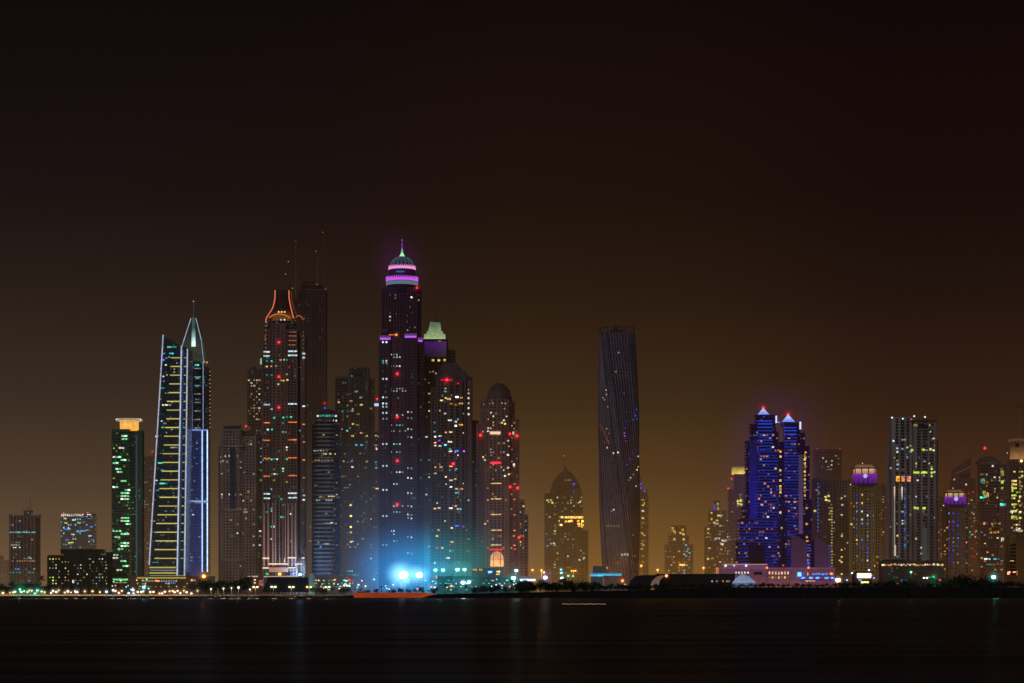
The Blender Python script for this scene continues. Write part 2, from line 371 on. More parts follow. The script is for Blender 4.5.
for x, y, w, c, l in ((172, 347, 9, 'teal', 0), (169, 347, 3, 'cool', 1), (171.5, 353.5, 4, 'cyan', 1), (164, 353.5, 2, 'azure', 1), (163.5, 360, 2, 'blue', 2), (166.5, 358, 1.5, 'white', 0), (166, 365, 1.8, 'white', 1), (163.5, 376.5, 1.3, 'white', 1), (167, 375, 1.3, 'white', 0), (162.5, 388, 4, 'teal', 0), (163.2, 405, 2, 'white', 1), (166.5, 405, 3, 'white', 1), (170, 405, 2, 'white', 0), (162, 421, 2, 'cool', 1), (163, 427.5, 2.5, 'teal', 1), (157, 436.5, 3, 'white', 1), (174, 447.5, 7, 'white', 0), (160.5, 463, 5, 'teal', 1), (162, 470, 3, 'cyan', 0), (156, 480.5, 3, 'cool', 1), (163, 483.5, 8, 'teal', 1), (157.5, 490.5, 3, 'cyan', 0), (154, 500, 2, 'white', 0), (153, 521, 5, 'white', 0), (152, 532, 2, 'warm', 0), (169, 541.5, 7, 'white', 0), (158, 549, 2, 'azure', 0), (157, 558, 3, 'cyan', 0)): t.win(x, y, w, 1.3, c, l)
t.rw(153, 176, 440, 565, 16, ('cool', 'white', 'cyan'), (0,)); t.rw(164, 178, 350, 440, 10, ('cool', 'white'), (0,))
t.done()

# 8 spired blue tower
t = Tower('office_tower', 'blue floodlit tower with bright vertical light tubes and a pointed glass spire', 'tower', 2520, 197, clad((.07, .12, .22)), glass((.012, .035, .08), .25, ((.3, .8, 1), (.5, .6, 1)), .07))
t.vol(186, 203.5, 362, style='slab', dep=34); t.vol(201, 209.5, 366, d=7, style='slab', dep=26, par=False)
t.vol(185, 209, 430, d=-5, style='plain', dep=40)
P = lambda a: [(t.X(x), t.Z(y)) for x, y in a]
t.part('spire_glass', lambda bm: extr(bm, P([(181.5, 346), (188, 326), (190.8, 317.5), (195.5, 317.5), (201, 340), (204, 363), (187, 363)]), 5, 24), grad_emit((.08, .09, .06), (.03, .04, .045), t.Z(348), t.Z(325), .4, .25, (.03, .03, .03)))
t.part('spire_blade', lambda bm: extr(bm, P([(191.0, 346), (191.7, 317), (194.3, 317), (195.0, 346)]), 3.5, 5), grad_emit((.7, 1, .95), (.1, .2, .22), t.Z(343), t.Z(328), 1.3, .4, (.04, .05, .05)))
def tube(x0, y0, x1, y1, w, col, s, y=3.0, nm='light_tube', glowc=None):
    t.part(nm, lambda bm: beam(bm, (t.X(x0), y, t.Z(y0)), (t.X(x1), y, t.Z(y1)), w*t.k/2, seg=6), grad_emit(col, col, 0, 300, s*1.15, s*.95))
tube(181.5, 346, 190.6, 318, .9, (.6, .8, 1), .55); tube(195.6, 318, 201, 340, .9, (.6, .85, 1), .45); tube(201, 340, 203.3, 362, .8, (.5, .7, 1), .4); tube(203.3, 362, 203.3, 430, .9, (.5, .65, 1), .45, -1.5)
tube(192.4, 366, 192.4, 430, .7, (.4, .55, 1), .4, -1.5)
tube(192.6, 317, 192.6, 302, .35, (.3, .25, .25), .18, 8, 'mast'); t.beacon(192.5, 300.5, 'white', .6, 0, d=8, s_=.5)
for i in range(15): t.beacon(209.3, 371+i*4, 'warm', .45, 0, d=5, s_=.8)
t.beacon(206.5, 362, 'orange', .8, 3, .2, d=4, s_=1.5); t.beacon(204, 361.5, 'green', .7, 0, d=2, s_=.8)
for i in range(8):
    y = 368.5+i*8.5; t.row(194.5, 200.5, y, 'cool' if i % 3 else 'white', 0, 0, .9)
t.row(195, 199, 365, 'teal', 1, 0, 1.6); t.win(198, 378, 3.5, 1.8, 'teal', 0); t.win(197.5, 386, 3.5, 2, 'teal', 0)
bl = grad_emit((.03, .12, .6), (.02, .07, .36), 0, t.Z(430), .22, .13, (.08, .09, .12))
t.part('blue_wash_wall', lambda bm: box(bm, t.X(188.8), t.X(203), -7, -5.2, 0, t.Z(431)), bl)  # blue floodlight wash put into this slab as emission
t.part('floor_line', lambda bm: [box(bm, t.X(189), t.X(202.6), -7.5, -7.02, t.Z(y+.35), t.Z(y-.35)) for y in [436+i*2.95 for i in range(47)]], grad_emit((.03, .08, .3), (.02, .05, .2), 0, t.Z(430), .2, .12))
for x, w, s in ((203.2, 1.0, 2.2), (208.3, 1.2, 2.6)): tube(x, 572, x, 431, w, (.3, .5, 1), s, -8)
tube(190.5, 572, 190.5, 560, 1, (.5, .4, 1), .9, -8)
tube(188.5, 430.5, 209, 430.5, 1.3, (.3, .45, 1), .7, -8); tube(191, 501.5, 209, 501.5, 1.3, (.35, .6, 1), .7, -8.5); tube(196, 503, 209, 503, .8, (.35, .55, 1), .45, -8.5)
t.vols.append((t.X(188.8), t.X(203), 0, t.Z(431), -7, 0, dict(fh=3.6, so=.5, po=0, bay=0)))
t.rw(190, 201, 440, 570, 18, ('cool', 'azure', 'cyan'), (0,)); t.win(194, 515, 2, 1.4, 'cool', 1)
t.done()

# 9 brown slab tower
t = Tower('apartment_tower', 'dim brown apartment tower with a central blue glass bay right of the spired tower', 'tower', 2480, 237, clad((.46, .38, .37)), glass((.03, .03, .045), .12))
t.vol(220.5, 243, 430, style='grid', ch=2).vol(223, 241, 425, 430, d=4, style='plain').vol(218, 222, 446, d=5, style='slab').vol(242, 257, 437, d=4, style='grid').vol(243, 252, 430, d=9, style='slab')
t.part('glass_bay', lambda bm: box(bm, t.X(230), t.X(235.5), -1.9, 0, t.Z(508), t.Z(448)), grad_emit((.02, .05, .14), (.015, .03, .1), t.Z(508), t.Z(448), .1, .1, (.03, .03, .05)))
for y in (446, 510, 560): t.part('ledge', lambda bm: box(bm, t.X(219.5), t.X(243.5), -2, 0, t.Z(y+.7), t.Z(y-.7)), t.wm)
for x, y in ((221, 457), (223, 461), (225.5, 456), (221, 462), (244, 472), (231, 520), (244, 512), (245, 509.5), (246, 512)): t.win(x, y, 1.7, 1.3, 'white', 0)
t.rw(222, 255, 440, 575, 30, ('warm', 'white'), (0, 0, 0, 1)); t.beacon(245, 425.5, 'red', .9, 3.5, .4, s_=3); t.mast(233, 425, 420, .2); t.done()

# 10 tower behind with green floodlight
t = Tower('apartment_tower', 'dark tower behind the neon crowned one with a green white floodlight on its roof', 'tower', 2640, 256, clad((.2, .16, .15)), glass((.02, .02, .025), .2))
t.vol(248, 266, 370, style='grid').vol(250, 256, 367, 370, d=5, style='plain')
t.part('roof_lamp', lambda bm: box(bm, t.X(260.6), t.X(264), -2, 0, t.Z(364.5), t.Z(358.5)), grad_emit((.5, 1, .6), (.4, .9, .5), 0, 1, .9, .9)); glow(t.root, (t.X(262), -3, t.Z(362)), 7*t.k, (.3, .9, .5), .15)
t.rw(249, 261, 377, 430, 34, ('warm', 'warm', 'white'), (0, 0, 1)); t.rw(249, 260, 430, 570, 25, ('warm', 'cyan'), (0, 0, 1)); t.mast(250, 368, 365, .2); t.done()

# 11 neon crown tower
t = Tower('residential_tower', 'tall dark tower with an orange neon outlined bell crown and stacked red beacons', 'tower', 2450, 284, clad((.27, .17, .15)), glass((.025, .022, .025), .15, ((.2, 1, .7), (1, .6, .3)), .05))
T11 = t
t.vol(262.5, 271, 330, d=0, style='grid').vol(271, 287, 324, d=2, style='thick').vol(287, 298, 330, d=0, style='grid').vol(298, 302, 336, d=6, style='slab').vol(301, 305.5, 322+12, d=3, style='grid').vol(257.5, 262.5, 432, d=6, style='slab')
t.vol(266, 296, 318, 330, d=5, style='slab')
def bell(bm):
    lathe(bm, t.X(281.5), 16, [(t.k*13.5, t.Z(320)), (t.k*11, t.Z(314)), (t.k*8.3, t.Z(306)), (t.k*7, t.Z(297)), (t.k*6.6, t.Z(291)), (t.k*5.5, t.Z(289))], 8)
t.part('crown_lattice', bell, grad_emit((.8, .3, .03), (.1, .03, .01), t.Z(316), t.Z(308), .13, .02, (.05, .03, .03)))
def curve(pts, w, col, s, y=0):
    P2 = []
    n = len(pts)
    for i in range(n-1):
        p0 = Vector(pts[max(i-1, 0)]); p1 = Vector(pts[i]); p2 = Vector(pts[i+1]); p3 = Vector(pts[min(i+2, n-1)])
        for j in range(5):
            u = j/5; P2.append(.5*((2*p1)+(p2-p0)*u+(2*p0-5*p1+4*p2-p3)*u*u+(3*p1-p0-3*p2+p3)*u**3))
    P2.append(Vector(pts[-1]))
    def f(bm):
        for a, b in zip(P2, P2[1:]): beam(bm, (t.X(a.x), y, t.Z(a.y)), (t.X(b.x), y, t.Z(b.y)), w*t.k/2, seg=6)
    t.part('neon_tube', f, emit(col, s))
NE = (1, .2, .09)
curve([(274.7, 290), (274.6, 298), (272.5, 307), (269, 313), (266, 318), (265.6, 322.5)], 1.15, NE, .85, 3)
curve([(288.6, 290), (288.9, 298), (290.3, 306), (292.3, 314), (293.4, 318)], 1.15, NE, .85, 3)
curve([(269, 317.5), (273, 315), (279, 314), (285, 315), (290, 317.8)], 1.0, NE, .75, 1)
curve([(295.5, 316.8), (297.5, 315.4), (299.5, 315.4), (301.5, 317), (302.8, 319.5)], .9, NE, .55, 4)
curve([(290.5, 291), (291.5, 300), (294.5, 310), (296.5, 315)], .5, (1, .5, .2), .13, 6)
t.part('mast', lambda bm: beam(bm, (t.X(284.5), 16, t.Z(290)), (t.X(284.5), 16, t.Z(272)), .9, .5), clad((.2, .1, .1))); t.part('mast', lambda bm: beam(bm, (t.X(290.5), 20, t.Z(300)), (t.X(290.5), 20, t.Z(268)), 1.1, .5), clad((.2, .1, .1)))
for x, y in ((284.3, 272.3), (287, 259.8), (291.3, 286.5)): t.beacon(x, y, 'salmon', .45, 0, d=14, s_=.9)
t.part('mast', lambda bm: beam(bm, (t.X(287), 22, t.Z(292)), (t.X(287), 14, t.Z(259.5)), .35, .2), clad((.2, .1, .1)))
t.mast(293.8, 290, 237.5, .35, 24); t.beacon(293.8, 237.3, 'salmon', .35, 0, d=24, s_=.4)
for x in (278.5, 281.5, 284.5): t.win(x, 311.7, 2, 1.6, 'yellow', 1) or t.beacon(x, 311.7, 'yellow', .8, 2.5, .2, d=2, s_=1.2)
for x in (281, 284.4): t.beacon(x, 319.6, 'cool', .8, 2, .2, d=1, s_=1.2)
for y in (342.2, 376.7, 407.3): t.beacon(278.8, y, 'red', 1.0, 4.5, .5)
for i in range(8):
    t.beacon(265.8, 326+i*4.4, 'warm', .4, 0, d=-1.5, s_=.5); t.beacon(303.3, 332+i*4, 'warm', .4, 0, d=0, s_=.35)
for y in (332, 336, 340.5, 345): t.row(288.5, 296.5, y, 'salmon', .07 and 0, 0, .7)
def trio(y, col, lv, h=1.3):
    t.row(263.8, 270, y+.6, col, lv, 0, h); t.row(288.2, 297, y, col, lv, 0, h); t.row(302.3, 304.8, y+2, col, lv, 0, h)
for y in (351.3, 355.4, 404, 493.3, 497.7): trio(y, 'cool', 1 if y > 400 else 1, 1.3)
for y in (422.2, 439.8, 457.8, 475.6): trio(y, 'orange', 1, 1.0)
for x, y, c in ((267, 361, 'cyan'), (271.5, 361, 'teal'), (284, 359.5, 'white'), (287, 360, 'teal'), (280.5, 360, 'warm'), (267, 375, 'cyan'), (271.5, 375, 'teal'), (287, 374.3, 'white'), (281, 380.3, 'warm'), (283.5, 380.5, 'warm'), (287.5, 380, 'yellow'), (278, 384, 'warm'), (267, 366.5, 'warm'), (271, 366, 'warm'), (276, 366, 'warm'), (271.5, 409, 'cool'), (274, 417.7, 'teal'), (283.5, 417.5, 'teal'), (286.6, 417, 'teal'), (291, 417, 'teal'), (283, 423, 'teal'), (268, 429.5, 'cool'), (272, 429.5, 'cyan'), (283, 432, 'teal'), (286.5, 432, 'white'), (286.6, 447.3, 'white'), (286.6, 450, 'white'), (286.6, 459, 'green'), (283, 468.5, 'green'), (283, 471, 'teal'), (267, 459.5, 'green'), (271.5, 459.5, 'teal'), (274, 459, 'teal'), (277, 459, 'cool'), (271.5, 474, 'teal'), (274.5, 474, 'white'), (277, 474, 'teal'), (274, 480, 'warm'), (286.6, 482, 'lime'), (271, 489, 'cyan'), (281, 499, 'teal'), (283, 505, 'cyan'), (271.5, 508.5, 'cyan'), (267, 512, 'cool'), (271.3, 511, 'cool'), (281, 517, 'teal'), (283.2, 517.2, 'teal'), (291, 514, 'cool'), (271, 526.5, 'cyan'), (273.5, 526.5, 'cool'), (271, 539, 'cool'), (286.5, 539, 'teal'), (291, 541, 'warm'), (263.5, 440, 'azure')): t.win(x, y, 1.8, 1.5, c, random.choice((0, 1, 1)))
for y in (448, 456, 462, 470, 480, 517, 531, 536, 545): t.win(random.choice((259.5, 261)), y, 2, 1.3, random.choice(('cool', 'cyan', 'azure', 'teal')), random.choice((0, 1)))
t.rw(263, 304, 335, 555, 34, ('teal', 'cool', 'warm', 'red', 'green'), (0, 0, 1))
# lower piers, uplight painted in as emission
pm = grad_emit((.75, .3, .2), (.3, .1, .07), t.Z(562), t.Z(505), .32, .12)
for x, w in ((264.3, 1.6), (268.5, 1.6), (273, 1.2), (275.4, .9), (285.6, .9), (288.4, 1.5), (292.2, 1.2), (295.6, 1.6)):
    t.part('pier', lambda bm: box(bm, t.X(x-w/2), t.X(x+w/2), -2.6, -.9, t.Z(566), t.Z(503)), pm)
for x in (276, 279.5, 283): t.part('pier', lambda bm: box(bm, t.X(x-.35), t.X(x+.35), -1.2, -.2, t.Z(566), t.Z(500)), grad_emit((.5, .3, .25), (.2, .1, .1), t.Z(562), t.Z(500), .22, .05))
for x0, x1, y in ((263, 269.5, 558.3), (288, 296.3, 557.8), (302, 304.8, 558), (269, 288.4, 564), (296.3, 302.5, 564), (263, 269, 568), (288.4, 296, 567.8)):
    t.part('cornice_light', lambda bm: box(bm, t.X(x0), t.X(x1), -4, -2.7, t.Z(y+.65), t.Z(y-.65)), emit((1, .85, .7), 1.0))
for x in (272.5, 279.5, 284.5): t.win(x, 560.5, .8, 5, 'white', 1)
t.part('entrance_frieze', lambda bm: box(bm, t.X(269.5), t.X(288), -4.2, -2.8, t.Z(572), t.Z(567.5)), grad_emit((1, .28, .06), (1, .3, .08), 0, 1, .35, .35))
t.vols.append((t.X(262), t.X(298), 0, t.Z(562), -2.6, 0, dict(fh=3.6, so=1.6, po=0, bay=0)))
t.rw(266, 290, 568, 576, 9, ('warm', 'amber', 'yellow'), (0, 1)); t.win(280, 574, 3, 2.5, 'amber', 2); t.win(292, 574, 2.5, 2, 'azure', 1); t.win(267.5, 574, 2.5, 2, 'teal', 1)
t.part('canopy', lambda bm: box(bm, t.X(262), t.X(298), -14, -4, t.Z(577.3), t.Z(576.2)), emit((1, .72, .5), .6))
t.part('floodlight', lambda bm: box(bm, t.X(299.6), t.X(301.6), -8, -6, t.Z(575.5), t.Z(573.5)), emit((.5, .85, 1), 9)); glow(t.root, (t.X(300.6), -8, t.Z(574.5)), 7*t.k, (.25, .6, 1), .8)
t.done()
point((t.root.location.x+t.X(300.6), t.D-12, t.Z(574.5)+GZ), (.3, .6, 1), 60000)

# 12 tallest dark tower behind
t = Tower('residential_tower', 'very tall unlit reddish tower with stepped roof and thin mast behind the neon crown', 'tower', 2720, 312, clad((.16, .09, .09)), glass((.012, .01, .012), .05))
t.vol(298, 326.5, 290, style='fins').vol(301, 323, 284, 290, d=4, style='plain').vol(302, 314, 280.5, 284, d=7, style='plain').vol(293, 299, 300, d=10, style='slab')
t.mast(316.8, 284, 251.5, .5); t.mast(323, 290, 233, .3, 16)
for x, y in ((316, 251.5), (317, 284.7), (325.8, 289.2), (322.8, 232.5)): t.beacon(x, y, 'salmon', .45, 0, d=-2, s_=.8)
t.rw(300, 325, 330, 560, 12, ('warm', 'cool'), (0,)); t.done()

# 13 blue grey slab tower with round lit crown
t = Tower('office_tower', 'blue grey tower of stacked balconies with a small teal lit roof restaurant', 'tower', 2480, 326, clad((.32, .3, .32)), glass((.012, .02, .04), .1, ((1, .9, .5), (.3, .8, 1)), .05))
t.vol(312, 341.5, 424, style='plain').vol(315, 334, 421, style=dict(fh=5.0, st=1.8, so=2.2, bay=0, pw=0, po=0), d=-3, ch=2)
t.part('round_restaurant', lambda bm: lathe(bm, t.X(326.5), 14, [(t.k*11, t.Z(424)), (t.k*12, t.Z(419)), (t.k*10, t.Z(413.5)), (t.k*7, t.Z(410)), (t.k*3, t.Z(408.5))], 24), clad((.1, .12, .14)))
for i in range(7):
    x = 317.5+i*3; yy = 14-math.sqrt(max(0, (12*t.k)**2-((x-326.5)*t.k)**2))*.9
    for yv, cs in ((415.6, ('cyan', 'cool', 'lime', 'teal')), (420.3, ('yellow', 'white', 'warm'))):
        o = bpy.data.objects.new('lit_window', unit_box(random.choice(cs), random.choice((.3, .6, .9)))); o.location = (t.X(x), yy-.3, t.Z(yv)); o.scale = (2.2*t.k, .6, 1.8*t.k); o.parent = t.root; link(o)
t.beacon(324, 402.5, 'red', .7, 4, .35, s_=1.5); t.beacon(324.3, 407.3, 'blue', .8, 4, .35, s_=1.5); t.mast(324, 410, 401.5, .25)
t.row(324, 337, 454, 'yellow', 1, 2.2, 1.6); t.row(315, 329, 450.8, 'white', 0, 3); t.row(316, 334, 460.5, 'warm', 0, 3.2, .9); t.row(315, 333, 500.3, 'white', 0, 2.3, 1.4); t.row(329, 335, 496.5, 'yellow', 1, 2.6); t.row(324, 337, 523.6, 'white', 0, 2, 1.3); t.win(332, 523, 2, 1.2, 'white', 1); t.row(325, 333, 544, 'white', 0, 2.2, 1.4); t.win(321, 547, 1.6, 1.5, 'azure', 1)
t.rw(316, 338, 428, 570, 10, WW, (0,)); t.done()

# 14 stepped tower
t = Tower('apartment_tower', 'grey stepped apartment tower scattered with warm windows beside the purple domed skyscraper', 'tower', 2600, 356, clad((.2, .19, .21)), glass((.016, .022, .034), .2))
t.vol(335, 352, 377, d=4, style='slab', ch=2).vol(349, 369, 368, style='fins').vol(368, 374.5, 379, d=5, style='slab').vol(372, 381, 432, d=3, style='slab').vol(352, 366, 368, d=-5, yb=374, style='plain')
for x, y, c, w, l in ((352, 376, 'teal', 1.5, 0), (356.5, 391.5, 'white', 3, 0), (361, 397.5, 'white', 3, 0), (338.5, 402, 'warm', 2, 1), (351, 401, 'warm', 3, 0), (361.5, 405, 'yellow', 3, 1), (353, 409, 'yellow', 2, 0), (358, 414, 'yellow', 2.5, 0), (347.5, 416, 'white', 2, 0), (353, 424, 'lime', 2, 1), (357.5, 425, 'salmon', 3.5, 0), (341.5, 429, 'pink', 1.5, 1), (347.5, 430.5, 'teal', 2.6, 1), (361.5, 433, 'orange', 3, 1), (352.5, 436, 'yellow', 2.6, 1), (367, 436, 'yellow', 1.5, 1), (356.3, 445, 'cyan', 2.3, 1), (361.5, 445, 'cyan', 2.3, 1), (366.5, 442, 'green', 2, 0), (376, 435.5, 'warm', 2.3, 1), (379.5, 436, 'warm', 2, 1), (376.5, 449, 'white', 1.5, 1), (377.5, 488.5, 'yellow', 4, 1), (343.5, 461, 'warm', 1.5, 1), (352.5, 467, 'white', 1.8, 2), (367, 461.5, 'lime', 2, 1), (352, 461, 'cool', 1.5, 0)): t.win(x, y, w, 1.4, c, l)
for y in (505, 516, 527, 532.5, 542): t.win(351, y, 2, 1.7, 'yellow', 2 if y < 530 else 1)
t.rw(337, 379, 385, 572, 42, ('warm', 'white', 'lime', 'cyan'), (0, 0, 1))
t.row(348, 358, 571, 'teal', 1, 2.1, 1.4); t.row(348, 358, 575, 'cyan', 0, 2.4, 1.5)
t.part('billboard', lambda bm: prism(bm, [(t.X(374.5), -3), (t.X(380.5), -3), (t.X(380.5), -2), (t.X(374.5), -2)], t.Z(406.3), t.Z(403.6)), emit((.55, .7, 1), 1.2)); glow(t.root, (t.X(377.5), -5, t.Z(405)), 6*t.k, (.3, .4, .9), .12)
t.beacon(377.3, 399.2, 'red', .9, 4, .45, s_=3, d=-3); t.mast(366, 368, 364, .2); t.done()

# 15 purple domed skyscraper
t = Tower('residential_tower', 'tallest skyscraper with a purple and teal ringed dome and green spire', 'tower', 2500, 401, clad((.13, .065, .13)), glass((.016, .009, .026), .06, ((.3, 1, .8), (1, .8, .6)), .05))
T15 = t
t.vol(382, 420.5, 288, d=3, style='fins', ch=3).vol(379.5, 391, 338, d=-1, style='grid', ch=1).vol(391, 405, 338, d=2, style='thick').vol(404, 417, 337, d=-1, style='grid').vol(417, 424, 341, d=5, style='slab')
cxx = t.X(401.2); yc = 20; k = t.k
E = lambda r, y: (r*k, t.Z(y))
t.part('drum', lambda bm: lathe(bm, cxx, yc, [E(15.5, 292), E(15.5, 279), E(13.3, 276), E(13.3, 264)], 36), clad((.03, .02, .06)), True)
t.part('teal_ring', lambda bm: lathe(bm, cxx, yc, [E(15.7, 283.6), E(16.1, 282), E(16.1, 280.4), E(15.7, 280.1)], 40), emit((.3, .6, .6), .3))
t.part('purple_ring', lambda bm: lathe(bm, cxx, yc, [E(15.8, 279.6), E(16.4, 278.2), E(16, 276.8), E(14.5, 276.6)], 40), emit((.7, .1, .95), .95))
for i in range(26):
    a = math.pi+math.pi*(i+.5)/26
    t.part('ring_lamp', lambda bm: box(bm, cxx+16*k*math.cos(a)-.45, cxx+16*k*math.cos(a)+.45, yc+16*k*math.sin(a)-1, yc+16*k*math.sin(a), t.Z(276.9), t.Z(275.2)), emit((.75, .2, 1), .7))
t.part('pink_ring', lambda bm: lathe(bm, cxx, yc, [E(13.4, 267.6), E(13.9, 266.5), E(13.6, 265), E(12.5, 264.6)], 40), emit((1, .35, .75), .95))
for i in range(18):
    a = math.pi+math.pi*(i+.5)/18
    t.part('ring_lamp', lambda bm: box(bm, cxx+13.2*k*math.cos(a)-.5, cxx+13.2*k*math.cos(a)+.5, yc+13.2*k*math.sin(a)-1, yc+13.2*k*math.sin(a), t.Z(265), t.Z(263.6)), emit((1, .35, .8), .6))
t.part('dome', lambda bm: lathe(bm, cxx, yc, [E(12, 264.7), E(11, 261), E(9, 258), E(6, 255.5), E(3, 254)], 32), grad_emit((.01, .03, .045), (.03, .08, .09), t.Z(264), t.Z(254), .2, .4, (.04, .04, .05)), True)
for i in range(9):
    a = math.pi+math.pi*(i+.5)/9
    pr = [(12.1, 264.4), (11.1, 260.8), (9.1, 257.8), (6.1, 255.2)]
    def rib(bm):
        for (r0, y0), (r1, y1) in zip(pr, pr[1:]): beam(bm, (cxx+r0*k*math.cos(a), yc+r0*k*math.sin(a), t.Z(y0)), (cxx+r1*k*math.cos(a), yc+r1*k*math.sin(a), t.Z(y1)), .55, seg=5)
    t.part('dome_rib', rib, emit((.12, .5, .42), .2))
t.part('spire_base', lambda bm: lathe(bm, cxx, yc, [E(4, 255.3), E(3, 254), E(1.6, 251.5), E(1, 250)], 16), emit((.5, 1, .6), 1.0))
t.part('spire', lambda bm: lathe(bm, cxx, yc, [E(1.1, 250), E(.7, 246), E(.5, 241), (0, t.Z(236))], 10), grad_emit((.1, .8, .25), (.35, .03, .6), t.Z(249), t.Z(245), .8, .5))
t.beacon(401.2, 237.5, 'salmon', .45, 0, d=18, s_=.8)
t.part('azure_lamp', lambda bm: box(bm, cxx-5*k, cxx+3*k, yc-14*k, yc-13.4*k, t.Z(271.8), t.Z(270.4)), emit((.02, .25, .6), .5))
t.row(391, 403, 284.9, 'salmon', 0, 2.6, 1)
# purple balcony rings
for x0, x1, y in ((380, 390.5, 339), (404.8, 416.5, 337), (418.3, 422.5, 341)):
    t.part('balcony_light', lambda bm: box(bm, t.X(x0), t.X(x1), -3, -.5, t.Z(y+.8), t.Z(y-.8)), emit((.6, .15, 1), .9))
    t.part('balcony_crown', lambda bm: box(bm, t.X(x0)-.3, t.X(x1)+.3, -3.4, 1.2, t.Z(y-.9), t.Z(y-3.3)), grad_emit((.35, .02, .6), (.15, .01, .3), t.Z(y-.8), t.Z(y-3.3), .45, .2))
t.beacon(417, 288, 'red', .9, 5.5, .5, s_=4, d=-2); t.beacon(396.5, 335, 'orange', 1, 5, .4, s_=2.5, d=-3); t.row(389, 396, 334.6, 'orange', 1, 0, .8)
for y in (373.8, 417, 460.8, 504.4): t.beacon(397.2, y, 'red', 1.1, 6, .55, s_=5)
t.win(390, 320, 1.4, 1.4, 'white', 0); t.win(390, 316.5, 1.6, 1.6, 'white', 1); t.win(411.3, 297, 2, 1.6, 'white', 1); t.win(411, 284, 1.6, 1.3, 'white', 1); t.win(394, 287.5, 1.3, 1.4, 'white', 0); t.win(396, 313.5, 1, 1, 'warm', 0); t.win(418.5, 299.5, 1, 1.5, 'warm', 0); t.win(407.5, 330, 1.3, 1, 'cool', 0)
for y, l in ((342.3, 2), (361, 1), (363.2, 0), (379, 1), (397.5, 1), (403.7, 2), (406.8, 1), (413, 1), (419, 0), (444, 1), (466, 1), (490, 1), (516, 1), (545, 0)):
    t.win(383.2, y, 1.5, 1.6, 'cool' if y > 370 else ('teal' if y < 365 and y > 350 else 'white'), l); t.win(386.6, y, 1.5, 1.6, 'cool', max(0, l-1) if y % 2 > 1 else l)
for y in (412, 418, 429, 437, 468, 478, 493, 506, 514.5, 518, 537, 553): t.win(408, y, 1.4, 1.5, 'white', random.choice((0, 1))); t.win(411.5, y+.4, 1.4, 1.5, 'cool', random.choice((0, 1)))
for y, n in ((354.5, 3), (357, 4), (366, 4), (388.5, 5), (391, 6), (415, 4), (425, 5), (431, 5), (444, 3), (452, 3), (472, 4), (484, 3), (506, 4), (512, 3), (531, 2), (534, 2), (541, 2)):
    for j in range(n): t.win(391+j*2.9+random.choice((0, 2.9)), y, 1.4, 1.3, random.choice(('cool', 'teal', 'white', 'white')), random.choice((0, 1)))
t.rw(382, 422, 345, 560, 40, ('cool', 'teal', 'white', 'red', 'cyan'), (0, 0, 1))
t.done()

# 16 tower with pale green lantern roof
t = Tower('residential_tower', 'tower with a pale green floodlit stepped crown touching the domed skyscraper', 'tower', 2560, 436, clad((.12, .075, .12)), glass((.014, .01, .02), .1))
t.vol(422.5, 447, 339, style='fins', ch=1).vol(446, 455, 350, d=6, style='slab').vol(421, 453, 385, d=-3, style='grid')
gg = grad_emit((.5, .65, .28), (.3, .5, .3), t.Z(340), t.Z(322), .75, .3)
t.part('crown_base', lambda bm: prism(bm, [(t.X(424), 0), (t.X(445), 0), (t.X(445), 22), (t.X(424), 22)], t.Z(338.6), t.Z(334)), gg)
t.part('crown_step', lambda bm: prism(bm, [(t.X(426.5), 3), (t.X(442.5), 3), (t.X(442.5), 20), (t.X(426.5), 20)], t.Z(334), t.Z(331)), gg)
t.part('crown_top', lambda bm: extr(bm, [(t.X(a), t.Z(b)) for a, b in ((428, 331), (441, 331), (440, 322), (430, 321))], 6, 18), gg)
t.part('cornice_light', lambda bm: box(bm, t.X(423.5), t.X(445.5), -1.5, -.2, t.Z(339), t.Z(338.1)), emit((.6, .8, .35), .7))
t.part('purple_wash', lambda bm: box(bm, t.X(423.3), t.X(446.4), -1.55, -.1, t.Z(357), t.Z(341.5)), grad_emit((.05, .01, .08), (.12, .01, .3), t.Z(358), t.Z(345), .1, .35))  # purple light on the upper body painted as a glowing slab
for x in (433, 439, 444.5): t.win(x, 360.3, 2.4, 2, 'yellow', 1)
for x, y in ((439, 341.5), (440.5, 341.5), (439.5, 349.5), (433, 347), (423, 358), (430, 372), (433, 371.5), (436, 373.5), (429, 383)): t.win(x, y, 1.6, 1.2, 'white', 0)
for x in (422.7,): [t.win(x, y, 1.3, 1.8, 'white', random.choice((0, 1))) for y in (358, 391, 414, 421, 430, 437, 449, 481)]
t.rw(424, 450, 385, 440, 20, WW, (0, 1)); t.rw(424, 450, 440, 560, 26, ('white', 'cool', 'cyan'), (0, 1)); t.mast(435, 322, 306, .2); t.mast(448, 350, 346, .2); t.done()

